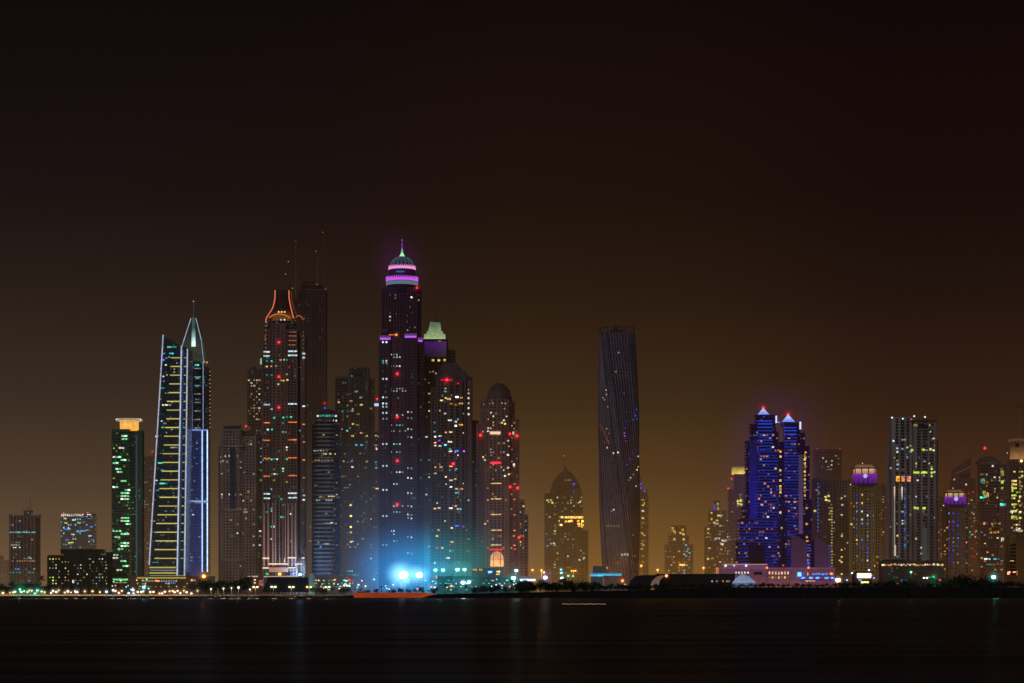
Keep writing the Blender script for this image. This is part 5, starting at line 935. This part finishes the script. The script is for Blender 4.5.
# ------------------------------------------------------------------ lamps
_pole = {}
def lamp(px, py, D, col, r=.9, halo=4.5, amt=.5, s_=6, light=0, desc='', name='street_lamp', gz=2.2, arms=1, hc=None):
    k = D/F; X, Z = (px-CX)*k, CAMZ+(HY-py)*k
    ro = empty(name, (X, D, gz)); tag(ro, None, 'lamp', 'lamps along the waterfront'); later(ro, px, desc)
    h = Z-gz
    key = round(h, 1)
    if key not in _pole:
        bm = bmesh.new(); beam(bm, (0, 0, -.4), (0, 0, h), .22, .12, 8); beam(bm, (0, 0, -.4), (0, 0, .6), .4, .3, 8)
        me = bpy.data.meshes.new('pole'); bmesh.ops.recalc_face_normals(bm, faces=bm.faces); bm.to_mesh(me); bm.free(); me.materials.append(clad((.12, .12, .12), .5)); _pole[key] = me
    p = bpy.data.objects.new('pole', _pole[key]); p.parent = ro; link(p)
    xs = (0,) if arms == 1 else (-1.9*k, 1.9*k)
    for dx in xs:
        bm = bmesh.new(); bmesh.ops.create_icosphere(bm, subdivisions=2, radius=r*k); [setattr(v_.co, 'z', v_.co.z*.8) for v_ in bm.verts]
        g = obj('lamp_globe', bm, emit(col, s_), ro, (dx, -.2, h))
        if r > 2.5: continue
        bm = bmesh.new(); lathe(bm, 0, 0, [(r*k*.7, .55*r*k), (r*k*.5, .9*r*k), (.05, 1.05*r*k)], 10); obj('lamp_cap', bm, clad((.1, .1, .1)), ro, (dx, -.2, h+.02))
        if halo: glow(g, (0, 0, 0), halo*k, hc or col, amt)
    if arms == 2:
        bm = bmesh.new(); beam(bm, (xs[0], 0, h), (xs[1], 0, h), .12); obj('arm', bm, clad((.12, .12, .12)), ro)
    if light: point((X, D-2, Z), col, light, 1.5)
    return ro
WARM, WHT, TEAL, CYN = (1, .6, .25), (1, .9, .7), (.15, 1, .7), (.2, .8, 1)
rnd = random.Random(11)
# promenade lamps, left
x = 3.0
while x < 198:
    c, d = rnd.choice(((WARM, 'warm promenade globe lamp'), (WARM, 'warm promenade globe lamp'), (WHT, 'white promenade globe lamp'), ((1, .75, .3), 'yellow promenade globe lamp'), ((1, .5, .35), 'pinkish promenade globe lamp')))
    if 15 < x < 46 and rnd.random() < .6: c, d = ((.45, 1, .55), 'green tinted promenade globe lamp')
    if 100 < x < 140 and rnd.random() < .4: c, d = ((.8, .9, 1), 'cold white promenade globe lamp')
    lamp(x, 592.8+rnd.uniform(-2.6, .6), 2074, c, rnd.uniform(.5, 1.05), 5, rnd.uniform(.35, .8), rnd.uniform(2.5, 6), rnd.uniform(300, 1100), d)
    x += rnd.choice((rnd.uniform(1.8, 3.5), rnd.uniform(3, 8)))
for px, py, r, c, d in ((255.5, 587, 1.0, (1, .75, .3), 'twin headed yellow promenade lamp'), (273.5, 586.8, 1.0, (1, .85, .5), 'twin headed yellow promenade lamp'), (291.5, 587, 1.0, (1, .8, .4), 'twin headed yellow promenade lamp'), (309, 587, 1.0, (1, .6, .15), 'twin headed yellow promenade lamp'), (327.5, 587, .9, (.8, .95, .4), 'twin headed yellow promenade lamp'), (223.5, 588.5, .7, WHT, 'white promenade globe lamp'), (238.5, 587.5, 1.1, WHT, 'white promenade globe lamp'), (211, 589, .6, WHT, 'white promenade globe lamp'), (231.5, 588, .5, WHT, 'white promenade globe lamp'), (250, 589.5, .6, WHT, 'white promenade globe lamp')):
    lamp(px, py, 2085, c, r, 3.8, .45, 3.5, 5000, d, arms=2 if 'twin' in d else 1)
lamp(203.8, 576.3, 2250, (1, .42, .06), 1.7, 10, 1.0, 8, 40000, 'large amber floodlight on tall pole', 'floodlight', hc=(1, .3, .04))
lamp(144, 587.5, 2120, (.1, .8, 1), 1.4, 6, .7, 5, 15000, 'bright cyan lamp'); lamp(20, 589.5, 2090, (.3, 1, .6), 1.0, 17, .28, 3, 9000, 'tall green flood lamp', hc=(.05, .6, .3)); lamp(37, 590.5, 2090, (.2, .9, .7), .9, 15, .22, 3, 8000, 'tall teal flood lamp', hc=(.03, .5, .4)); lamp(133, 590, 2095, (.8, .8, 1), 1.2, 5, .5, 4, 9000, 'cold white lamp')
# the big blue white floodlights in the middle and their neighbours
lamp(403.4, 575, 2120, (.8, .95, 1), 4.6, 0, 3.2, 18, 300000, 'huge blue white floodlight, brightest lamp on the shore', 'floodlight', hc=(.14, .55, 1))
lamp(419.3, 575, 2125, (.8, .94, 1), 3.2, 0, 2.4, 15, 120000, 'blue white floodlight just right of the brightest one', 'floodlight', hc=(.14, .55, 1))
for px, py, r in ((435.5, 570, 1.4), (443, 570, 1.5), (457.5, 569.5, 1.7), (464.5, 569.5, 1.5)): lamp(px, py, 2345, (.3, 1, .9), r*1.2, 7, .9, 6, 12000, 'teal work lamp on mast', 'work_lamp', hc=(.02, .75, .6))
for px, py, r in ((463, 582.5, 1.8), (469, 582, 1.5)): lamp(px, py, 2250, (.75, .95, 1), r*1.2, 9, .9, 7, 12000, 'pale cyan work lamp', 'work_lamp', hc=(.05, .5, .8))
lamp(513.5, 578, 2250, (.4, 1, .85), 2.2, 11, .8, 8, 50000, 'bright sea green floodlight', 'floodlight', hc=(.02, .7, .45)); lamp(516.3, 570.5, 2350, (.6, .95, 1), 1.7, 8, .6, 6, 25000, 'pale blue floodlight', 'floodlight', hc=(.05, .4, .6))
lamp(545.3, 577.5, 2260, (.8, .85, 1), 1.9, 11, .8, 9, 40000, 'violet white floodlight', 'floodlight', hc=(.25, .25, .9)); lamp(562, 578, 2260, (.7, .9, 1), 1.5, 7, .5, 5, 15000, 'pale blue floodlight', 'floodlight', hc=(.1, .4, .7))
lamp(561.3, 572.8, 2300, (.2, 1, .8), 1.2, 5, .5, 3, 0, 'teal mast lamp', 'work_lamp'); lamp(561, 569.5, 2310, (.3, .9, 1), 1.0, 4, .4, 2.5, 0, 'cyan mast lamp', 'work_lamp'); lamp(568.3, 575.8, 2300, (.2, 1, .3), 1.0, 5, .5, 2.5, 0, 'green mast lamp', 'work_lamp'); lamp(573, 576, 2305, (.3, 1, .3), .8, 4, .3, 2, 0, 'green mast lamp', 'work_lamp')
for px, py, a in ((532.5, 570, 1), (541.5, 570.5, 1), (544, 572.5, 1), (573.6, 570.8, 2), (604.6, 567.9, 2), (641.2, 565.7, 1), (657.6, 569.8, 1), (682, 564.8, 2), (703.5, 567.8, 1)):
    lamp(px, py, 2420, (1, .4, .06), 1.0 if a == 1 else .8, 5, .55, 3.5, 22000, 'orange sodium street lamp', arms=a, hc=(1, .3, .03), gz=3)
lamp(838, 580, 2100, (1, .9, .75), 2.4, 8, 1.2, 14, 25000, 'dazzling warm white floodlight', 'floodlight', hc=(1, .55, .3)); lamp(840, 590, 2080, (.8, 1, .8), .8, 2.5, .4, 3, 0, 'small pale lamp low on the bank', 'bank_lamp')
lamp(993.5, 577, 2110, (.25, 1, .85), 2.2, 9, 1.0, 9, 25000, 'bright turquoise floodlight', 'floodlight', hc=(.02, .6, .6)); lamp(911, 572, 2300, (.3, 1, .5), 1.0, 4, .4, 3, 5000, 'small green lamp'); lamp(933.5, 577.3, 2260, (.05, .7, .3), 1.2, 8, .4, 1, 8000, 'dim green lamp')
for px in (924, 927): lamp(px, 577.9, 2255, (.7, 1, .8), 1.0, 3, .4, 3, 0, 'pale green lamp')
for px, py, c in ((847, 580, (.2, .5, 1)), (852, 573, (.6, .7, 1)), (869, 570, (.6, .7, 1)), (871, 575.5, (.5, .3, 1)), (867, 577, (.9, .7, .6)), (874, 578, (.2, .2, 1)), (864, 574, (1, .5, .5)), (940, 580, (1, .05, .05))): lamp(px, py, 2300, c, .9, 3, .4, 3, 0, 'small coloured terrace lamp')
for px, py, c in ((75, 599, (1, .03, .1)), ): lamp(px, py-.3, 2033, c, .8, 4, .5, 2, 0, 'red marker lamp at waterline', 'marker_lamp', gz=-.5)
for i in range(58):   # scattered small lamps behind the middle promenade
    px = rnd.choice((rnd.uniform(352, 475), rnd.uniform(352, 440), rnd.uniform(480, 530), rnd.uniform(110, 150), rnd.uniform(318, 352)))
    c = rnd.choice(((.3, .8, 1), (.2, 1, .7), (1, .7, .4), (1, .9, .8), (1, .3, .2), (.3, .6, 1)))
    lamp(px, rnd.uniform(579, 590), 2230+i, c, rnd.uniform(.5, .95), 0 if i % 2 else 3, .3, rnd.uniform(1.2, 4), 2500 if i % 4 == 0 else 0, {(.3, .8, 1): 'small sky blue lamp', (.2, 1, .7): 'small teal lamp', (1, .7, .4): 'small warm lamp', (1, .9, .8): 'small white lamp', (1, .3, .2): 'small red lamp', (.3, .6, 1): 'small blue lamp'}[c])

# ------------------------------------------------------------------ trees
LEAF = clad((.05, .075, .035), .8); LEAF2 = clad((.035, .05, .03), .8); BARK = clad((.08, .06, .045))
def crown_mesh(seed, w, h, palm=False):
    rr = random.Random(seed); bm = bmesh.new()
    if palm:
        for i in range(18):
            a = rr.uniform(0, 6.28); el = rr.uniform(-.2, 1.1); p = Vector((0, 0, h)); d = Vector((math.cos(a)*math.cos(el), math.sin(a)*math.cos(el), math.sin(el))); side = Vector((-math.sin(a), math.cos(a), 0)); pr = None
            for j in range(6):
                wd = (.45, .6, .6, .45, .3, .05)[j]; cur = (bm.verts.new(p-side*wd), bm.verts.new(p+side*wd))
                if pr: bm.faces.new((pr[0], pr[1], cur[1], cur[0]))
                pr = cur; p = p+d*.85; d.z -= .28; d.normalize()
        return bm
    cl = [(Vector((rr.uniform(-1, 1)*w*.5, rr.uniform(-1, 1)*w*.4, h*rr.uniform(.42, .92))), rr.uniform(.18, .34)*w) for _ in range(11)]
    for c, rad in cl:
        for _ in range(75):
            v = Vector((rr.gauss(0, 1), rr.gauss(0, 1), rr.gauss(0, .8))); v.normalize(); p = c+v*rad*rr.uniform(.45, 1.1)
            a = Vector((rr.uniform(-1, 1), rr.uniform(-1, 1), rr.uniform(-1, 1))).normalized(); b = a.orthogonal().normalized(); s = rr.uniform(.25, .55)
            bm.faces.new([bm.verts.new(p+a*s), bm.verts.new(p+b*s*.7), bm.verts.new(p-a*s), bm.verts.new(p-b*s*.7)])
    return bm
def trunk_mesh(seed, h, palm=False):
    rr = random.Random(seed); bm = bmesh.new()
    if palm: beam(bm, (0, 0, -.5), (.3, 0, h), .35, .2, 7); return bm
    beam(bm, (0, 0, -.5), (0, 0, h*.45), .38, .25, 7)
    for i in range(5): a = i*1.3; beam(bm, (0, 0, h*.42), (math.cos(a)*h*.22, math.sin(a)*h*.22, h*.75), .2, .06, 5)
    return bm
variants = []
for sd, w, h, palm, mat in ((1, 9, 8, 0, LEAF), (2, 11, 9, 0, LEAF2), (3, 7, 10, 0, LEAF), (4, 13, 8, 0, LEAF2), (5, 5, 11, 1, LEAF), (6, 5, 8, 1, LEAF2)):
    cb, tb = crown_mesh(sd, w, h, palm), trunk_mesh(sd, h, palm); ms = []
    for nm, b_, mt in (('crown', cb, mat), ('trunk', tb, BARK)):
        me = bpy.data.meshes.new(nm); b_.to_mesh(me); b_.free(); me.materials.append(mt); ms.append(me)
    variants.append((ms, palm))
def tree(px, D, sc_, vi, z=2.2):
    ms, palm = variants[vi]
    ro = empty('palm_tree' if palm else 'tree', ((px-CX)*D/F, D, z)); ro.scale = (sc_, sc_, sc_*rnd.uniform(.9, 1.15)); ro.rotation_euler.z = rnd.uniform(0, 6.28)
    tag(ro, None, 'palm tree' if palm else 'tree', 'palm trees along the shore' if palm else 'trees along the shore')
    for me, nm in zip(ms, ('crown', 'trunk')):
        o = bpy.data.objects.new(nm, me); o.parent = ro; link(o)
    later(ro, px, ('dark palm tree' if palm else ('large dark bushy tree' if sc_ > 1.3 else 'dark bushy tree')))
def belt(x0, x1, step, D, s0, s1, palmp=.1, z=2.2):
    x = x0
    while x < x1:
        vi = rnd.choice((4, 5)) if rnd.random() < palmp else rnd.randrange(4)
        tree(x, D+rnd.uniform(-25, 25), rnd.uniform(s0, s1), vi, z); x += step*rnd.uniform(.6, 1.4)
belt(-4, 52, 5.5, 2150, 1.0, 1.5, .1); belt(52, 130, 9, 2150, .7, 1.1, .3); belt(130, 200, 10, 2150, .6, .9, .4); belt(200, 250, 5, 2170, 1.3, 1.9, .15); belt(312, 350, 9, 2160, .7, 1, .4); belt(354, 475, 9, 2200, .6, 1.0, .3)
belt(474, 530, 6, 2150, .7, 1.2, .15, 3); belt(520, 600, 4.6, 2130, 1.1, 1.6, .1, 3.5); belt(600, 665, 4.2, 2070, .55, .85, .03, 6.5); belt(665, 845, 3.4, 2070, .4, .62, .03, 9.4); belt(842, 1030, 3.8, 2075, .5, .8, .1, 9.2); belt(880, 945, 7, 2280, 1.2, 1.8, .1, 3); belt(955, 992, 4.5, 2250, 1.6, 2.3, .05, 3)

# ------------------------------------------------------------------ boats
ro = empty('barge', ((395-CX)*1960/F, 1960, 0)); tag(ro, 'orange light trail shaped as a long low barge lying off the middle of the shore', 'barge'); kb = 1960/F
Xb = lambda p: (p-395)*kb
bm = bmesh.new(); zt = 8+(HY-592.6)*kb
extr(bm, [(Xb(354), .6), (Xb(353), zt-.4), (Xb(356), zt), (Xb(424), zt), (Xb(436.5), zt-1.6), (Xb(431), zt-2.4), (Xb(421), .6)], 0, 12)
m, nt, out = newmat('orange_trail_glow'); b = N(nt, 'ShaderNodeBsdfPrincipled'); b.inputs['Base Color'].default_value = (.6, .12, .03, 1); tc = N(nt, 'ShaderNodeTexCoord'); nn = N(nt, 'ShaderNodeTexNoise'); nn.inputs['Scale'].default_value = .06; mpp = N(nt, 'ShaderNodeMapping'); mpp.inputs['Scale'].default_value = (1, 1, 3)
nt.links.new(tc.outputs['Object'], mpp.inputs[0]); nt.links.new(mpp.outputs[0], nn.inputs['Vector']); b.inputs['Emission Color'].default_value = (1, .13, .025, 1); nt.links.new(M(nt, 'MULTIPLY', nn.outputs[0], .36), b.inputs['Emission Strength']); nt.links.new(b.outputs[0], out.inputs[0])
obj('hull', bm, m, ro)  # hull stands for a boat's orange light trail, its glow is emission
bm = bmesh.new(); extr(bm, [(Xb(354.5), -.6), (Xb(354), .58), (Xb(421), .58), (Xb(418), -.6)], .3, 11.7); obj('boot_stripe', bm, clad((.03, .02, .03)), ro)
bm = bmesh.new(); box(bm, Xb(357), Xb(366), 2, 9, zt, zt+1.0); obj('wheelhouse', bm, clad((.15, .1, .1)), ro)
bm = bmesh.new(); [beam(bm, (Xb(368+i*7), .6, zt), (Xb(368+i*7), .6, zt+.7), .06) for i in range(9)]; beam(bm, (Xb(368), .6, zt+.7), (Xb(424), .6, zt+.7), .05); obj('deck_rail', bm, clad((.2, .2, .2)), ro)
# small boat, its light trail shaped as a wavy glowing string
DB = 1060; kb = DB/F; ro = empty('small_boat', ((584-CX)*kb, DB, 0)); tag(ro, 'small dark boat with its pale light trail shaped as a wavy string, alone on the water', 'boat')
Xs = lambda p: (p-584)*kb
bm = bmesh.new(); secs = []
for p, w, zk, zg in ((561, .1, .5, 1.0), (566, 1.3, -.1, .62), (576, 1.9, -.3, .5), (592, 1.9, -.3, .5), (603, 1.2, 0, .6), (607, .1, .6, .9)):
    secs.append([bm.verts.new((Xs(p), -w, zg)), bm.verts.new((Xs(p), 0, zk)), bm.verts.new((Xs(p), w, zg))])
for A, B in zip(secs, secs[1:]):
    for i in range(2): bm.faces.new((A[i], A[i+1], B[i+1], B[i]))
    bm.faces.new((A[0], B[0], B[2], A[2]))
obj('hull', bm, clad((.02, .015, .015)), ro)
bm = bmesh.new(); pts = [(Xs(562+i*1.5), -2.0, .75+.13*math.sin(i*1.1)+.08*math.sin(i*2.7)) for i in range(30)]
for a, b_ in zip(pts, pts[1:]): beam(bm, a, b_, .13, seg=5)
obj('trail_string', bm, grad_emit((1, .6, .4), (1, .6, .4), 0, 2, .3, .3), ro)
# lamp reflections off the left bank, shaped as low glowing floats
for px in (47.5, 66, 76, 85, 112, 119, 134, 152.5, 170.5, 186.5, 222, 238.5, 257, 275, 292, 308.5, 463.5):
    D = 1760; k_ = D/F
    ro = empty('reflection_float', ((px-CX)*k_, D, 0)); tag(ro, None, 'reflection', 'float shaped reflections'); later(ro, px, 'low pale float shaped reflection')
    bm = bmesh.new(); lathe(bm, 0, 0, [(.8*k_, -.3), (2.1*k_, .0), (2.0*k_, .25), (1.2*k_, .4)], 16); obj('reflection_base', bm, clad((.1, .08, .07)), ro)
    bm = bmesh.new(); lathe(bm, 0, 0, [(1.2*k_, .4), (2.1*k_, .52), (2.1*k_, .75), (1.3*k_, .95)], 16); obj('reflection_ring', bm, emit((.6, .75, 1) if px > 400 else (1, .75, .5), .9 if px > 400 else .25), ro)
# reflections of the lit club front
settle()

# ------------------------------------------------------------------ sky
GLOWS = [  # place, spread and strength of glow painted into the haze as emission
    (403.4, 575, 8, 8, (.35, .85, 1), 2.6), (419.3, 575, 6, 6, (.3, .8, 1), 2.0), (408, 574, 34, 28, (.002, .36, 1), 1.1), (410, 566, 84, 76, (.001, .13, .32), .36), (456, 571, 34, 28, (.002, .55, .46), .6), (772, 500, 32, 62, (.012, .006, .36), .2), (778, 420, 32, 24, (.25, .01, .3), .055), (401, 270, 17, 20, (.24, .008, .3), .12)]
w = bpy.data.worlds.new('World'); sc.world = w; w.use_nodes = True; nt = w.node_tree; nt.nodes.clear(); L = nt.links.new
out = N(nt, 'ShaderNodeOutputWorld'); tc = N(nt, 'ShaderNodeTexCoord'); sp = N(nt, 'ShaderNodeSeparateXYZ'); L(tc.outputs['Generated'], sp.inputs[0])
def lin(c): return tuple(((x/255)/12.92 if x/255 <= .04045 else ((x/255+.055)/1.055)**2.4) for x in c)
yy = lambda py: max(0, (590-py)/2048/.30)
def skycolour(u, v):
    """night glow over the town: colour by height and by bearing"""
    def ramp(stops):
        r = N(nt, 'ShaderNodeValToRGB'); cr = r.color_ramp; cr.interpolation = 'LINEAR'
        cr.elements[0].position = stops[0][0]; cr.elements[0].color = (*lin(stops[0][1]), 1); cr.elements[1].position = stops[-1][0]; cr.elements[1].color = (*lin(stops[-1][1]), 1)
        for p, c in stops[1:-1]: e = cr.elements.new(p); e.color = (*lin(c), 1)
        L(v, r.inputs[0]); return r.outputs[0]
    left = ramp([(0, (122, 93, 64)), (yy(540), (99, 77, 56)), (yy(480), (80, 63, 47)), (yy(400), (59, 46, 35)), (yy(300), (42, 32, 25)), (yy(200), (28, 20, 18)), (yy(100), (22, 14, 13)), (1, (17, 10, 9))])
    mid = ramp([(0, (145, 104, 50)), (yy(540), (114, 82, 41)), (yy(480), (86, 62, 34)), (yy(400), (59, 42, 25)), (yy(300), (41, 27, 18)), (yy(200), (28, 17, 13)), (yy(100), (24, 13, 12)), (1, (18, 9, 9))])
    right = ramp([(0, (98, 60, 34)), (yy(540), (84, 51, 29)), (yy(480), (70, 43, 25)), (yy(400), (52, 32, 20)), (yy(300), (34, 21, 14)), (yy(200), (24, 14, 11)), (yy(100), (24, 12, 10)), (1, (17, 8, 8))])
    def sm(a, b, x):
        r = N(nt, 'ShaderNodeMapRange'); r.interpolation_type = 'SMOOTHSTEP'; r.inputs[1].default_value = a; r.inputs[2].default_value = b; L(x, r.inputs[0]); return r.outputs[0]
    m1 = N(nt, 'ShaderNodeMix', data_type='RGBA'); L(sm(-.2, .0, u), m1.inputs[0]); L(left, m1.inputs[6]); L(mid, m1.inputs[7])
    m2 = N(nt, 'ShaderNodeMix', data_type='RGBA'); L(sm(.06, .2, u), m2.inputs[0]); L(m1.outputs[2], m2.inputs[6]); L(right, m2.inputs[7])
    return m2.outputs[2]
hl = M(nt, 'SQRT', M(nt, 'ADD', M(nt, 'POWER', sp.outputs[0], 2.0), M(nt, 'POWER', sp.outputs[1], 2.0)))
hl = M(nt, 'MAXIMUM', hl, .001)
v = M(nt, 'DIVIDE', M(nt, 'DIVIDE', sp.outputs[2], hl), .30); u = M(nt, 'DIVIDE', sp.outputs[0], hl)
nz = N(nt, 'ShaderNodeTexNoise'); nz.inputs['Scale'].default_value = 5; nz.inputs['Detail'].default_value = 3; L(tc.outputs['Generated'], nz.inputs['Vector'])
SKYC = skycolour(u, M(nt, 'ADD', v, M(nt, 'MULTIPLY', M(nt, 'SUBTRACT', nz.outputs[0], .5), .11)))
# night haze lying over the town: thickens among the towers, sky colour and glow round the strongest lights put in as emission
HAZE = .0028
geo = N(nt, 'ShaderNodeNewGeometry'); ps = N(nt, 'ShaderNodeSeparateXYZ'); L(geo.outputs['Position'], ps.inputs[0])
def smooth(a, b, x, lo=0, hi=1):
    r = N(nt, 'ShaderNodeMapRange'); r.interpolation_type = 'SMOOTHSTEP'; r.inputs[1].default_value = a; r.inputs[2].default_value = b; r.inputs[3].default_value = lo; r.inputs[4].default_value = hi; L(x, r.inputs[0]); return r.outputs[0]
dens = M(nt, 'MULTIPLY', M(nt, 'MULTIPLY', smooth(2230, 2640, ps.outputs[1]), M(nt, 'LESS_THAN', ps.outputs[1], 2760)), smooth(0, 420, ps.outputs[2], HAZE*1.25, HAZE*.6))
hr = N(nt, 'ShaderNodeValToRGB'); cr = hr.color_ramp
cr.elements[0].position = 0; cr.elements[0].color = (*lin((118, 90, 56)), 1); cr.elements[1].position = 1; cr.elements[1].color = (*lin((17, 10, 9)), 1)
for p, c in ((yy(480), (80, 60, 40)), (yy(400), (58, 43, 30)), (yy(300), (42, 29, 21)), (yy(200), (30, 19, 15))): e = cr.elements.new(p); e.color = (*lin(c), 1)
L(M(nt, 'DIVIDE', ps.outputs[2], 2550*.30), hr.inputs[0])
tr = N(nt, 'ShaderNodeValToRGB'); cr = tr.color_ramp; cr.elements[0].position = 0; cr.elements[0].color = (.38, .40, .50, 1); cr.elements[1].position = 1; cr.elements[1].color = (.33, .24, .24, 1)
for p, c in ((.33, (.40, .40, .42, 1)), (.5, (.55, .5, .33, 1)), (.68, (.5, .42, .27, 1)), (.85, (.33, .24, .24, 1))): e = cr.elements.new(p); e.color = c
L(M(nt, 'ADD', M(nt, 'DIVIDE', ps.outputs[0], 1270.0), .5), tr.inputs[0])
hm = N(nt, 'ShaderNodeVectorMath', operation='MULTIPLY'); L(hr.outputs[0], hm.inputs[0]); L(tr.outputs[0], hm.inputs[1])
hm2 = N(nt, 'ShaderNodeVectorMath', operation='SCALE'); L(hm.outputs[0], hm2.inputs[0]); hm2.inputs['Scale'].default_value = 2.35; hc = hm2.outputs[0]
ab = N(nt, 'ShaderNodeVolumeAbsorption'); ab.inputs[0].default_value = (0, 0, 0, 1); L(dens, ab.inputs['Density'])
acc = N(nt, 'ShaderNodeVectorMath', operation='SCALE'); L(hc, acc.inputs[0]); L(dens, acc.inputs['Scale']); acc = acc.outputs[0]
for px, py, rx, rz, col, amt in GLOWS:
    cx_, cz_ = (px-CX)*2430/F, CAMZ+(HY-py)*2430/F; rx, ry, rz = rx*1.19*2.2, 240, rz*1.19*2.2
    dv = N(nt, 'ShaderNodeVectorMath', operation='MULTIPLY_ADD'); L(geo.outputs['Position'], dv.inputs[0]); dv.inputs[1].default_value = (1/rx, 1/ry, 1/rz); dv.inputs[2].default_value = (-cx_/rx, -2430/ry, -cz_/rz)
    gt = N(nt, 'ShaderNodeTexGradient', gradient_type='SPHERICAL'); L(dv.outputs[0], gt.inputs[0])
    ma = N(nt, 'ShaderNodeVectorMath', operation='MULTIPLY_ADD'); L(M(nt, 'MULTIPLY', gt.outputs['Fac'], gt.outputs['Fac']), ma.inputs[0]); ma.inputs[1].default_value = tuple(c*amt/150 for c in col); L(acc, ma.inputs[2]); acc = ma.outputs[0]
em = N(nt, 'ShaderNodeEmission'); L(acc, em.inputs[0]); em.inputs[1].default_value = 1
tot = N(nt, 'ShaderNodeAddShader'); L(ab.outputs[0], tot.inputs[0]); L(em.outputs[0], tot.inputs[1]); tot = tot.outputs[0]
L(tot, out.inputs['Volume'])
w.cycles.volume_step_size = 135; sc.cycles.volume_max_steps = 24; w.cycles.sampling_method = 'NONE'
b1 = N(nt, 'ShaderNodeBackground'); L(SKYC, b1.inputs[0]); b1.inputs[1].default_value = 1.0
sky = N(nt, 'ShaderNodeTexSky'); sky.sky_type = 'NISHITA'; sky.sun_disc = False; sky.sun_elevation = R(-8); sky.sun_rotation = R(180)
b2 = N(nt, 'ShaderNodeBackground'); L(sky.outputs[0], b2.inputs[0]); b2.inputs[1].default_value = .02
ad = N(nt, 'ShaderNodeAddShader'); L(b1.outputs[0], ad.inputs[0]); L(b2.outputs[0], ad.inputs[1]); L(ad.outputs[0], out.inputs[0])
# sky wall: the far sky standing beyond the town, same glow as the world around it
m, nt, out = newmat('night_sky'); L = nt.links.new
geo = N(nt, 'ShaderNodeNewGeometry'); sp = N(nt, 'ShaderNodeSeparateXYZ'); L(geo.outputs['Position'], sp.inputs[0])
hl = M(nt, 'SQRT', M(nt, 'ADD', M(nt, 'POWER', sp.outputs[0], 2.0), M(nt, 'POWER', sp.outputs[1], 2.0)))
nz = N(nt, 'ShaderNodeTexNoise'); nz.inputs['Scale'].default_value = .0015; nz.inputs['Detail'].default_value = 3; L(geo.outputs['Position'], nz.inputs['Vector'])
e = N(nt, 'ShaderNodeEmission'); L(skycolour(M(nt, 'DIVIDE', sp.outputs[0], hl), M(nt, 'ADD', M(nt, 'DIVIDE', M(nt, 'DIVIDE', M(nt, 'SUBTRACT', sp.outputs[2], 8.0), hl), .30), M(nt, 'MULTIPLY', M(nt, 'SUBTRACT', nz.outputs[0], .5), .08))), e.inputs[0]); L(e.outputs[0], out.inputs[0]); m.cycles.emission_sampling = 'NONE'
bm = bmesh.new(); prev = None
for i in range(49):
    a_ = R(15+150*i/48); cur = [bm.verts.new((3000*math.cos(a_), 3000*math.sin(a_), z)) for z in (2.0, 1600)]
    if prev: bm.faces.new((prev[0], prev[1], cur[1], cur[0]))
    prev = cur
tag(obj('sky', bm, m), kind='structure')
# added fill sun from behind the camera, lifts the dark facades
sl = bpy.data.lights.new('fill_sun', 'SUN'); sl.energy = .34; sl.angle = R(40); sl.color = (1, .9, .92); so = bpy.data.objects.new('fill_sun', sl); so.rotation_euler = (R(62), 0, R(-28)); link(so)

# ------------------------------------------------------------------ camera and render settings
cam = bpy.data.cameras.new('Camera'); co = bpy.data.objects.new('Camera', cam); link(co); co.location = (0, 0, CAMZ); co.rotation_euler = (R(90), 0, 0)
cam.lens = 72; cam.sensor_width = 36; cam.shift_y = (HY-341.5)/1024; cam.clip_start = 1; cam.clip_end = 60000; sc.camera = co
sc.render.engine = 'CYCLES'; sc.view_settings.view_transform = 'Standard'; sc.view_settings.look = 'None'; sc.view_settings.exposure = 0
sc.cycles.use_denoising = True; sc.cycles.max_bounces = 2; sc.cycles.diffuse_bounces = 1; sc.cycles.glossy_bounces = 2; sc.cycles.transmission_bounces = 0; sc.cycles.use_adaptive_sampling = True; sc.cycles.adaptive_threshold = .02; sc.cycles.volume_bounces = 0; sc.cycles.use_light_tree = True; sc.cycles.volume_step_rate = 1.0
sc.cycles.sample_clamp_indirect = .6; sc.cycles.filter_width = 1.5
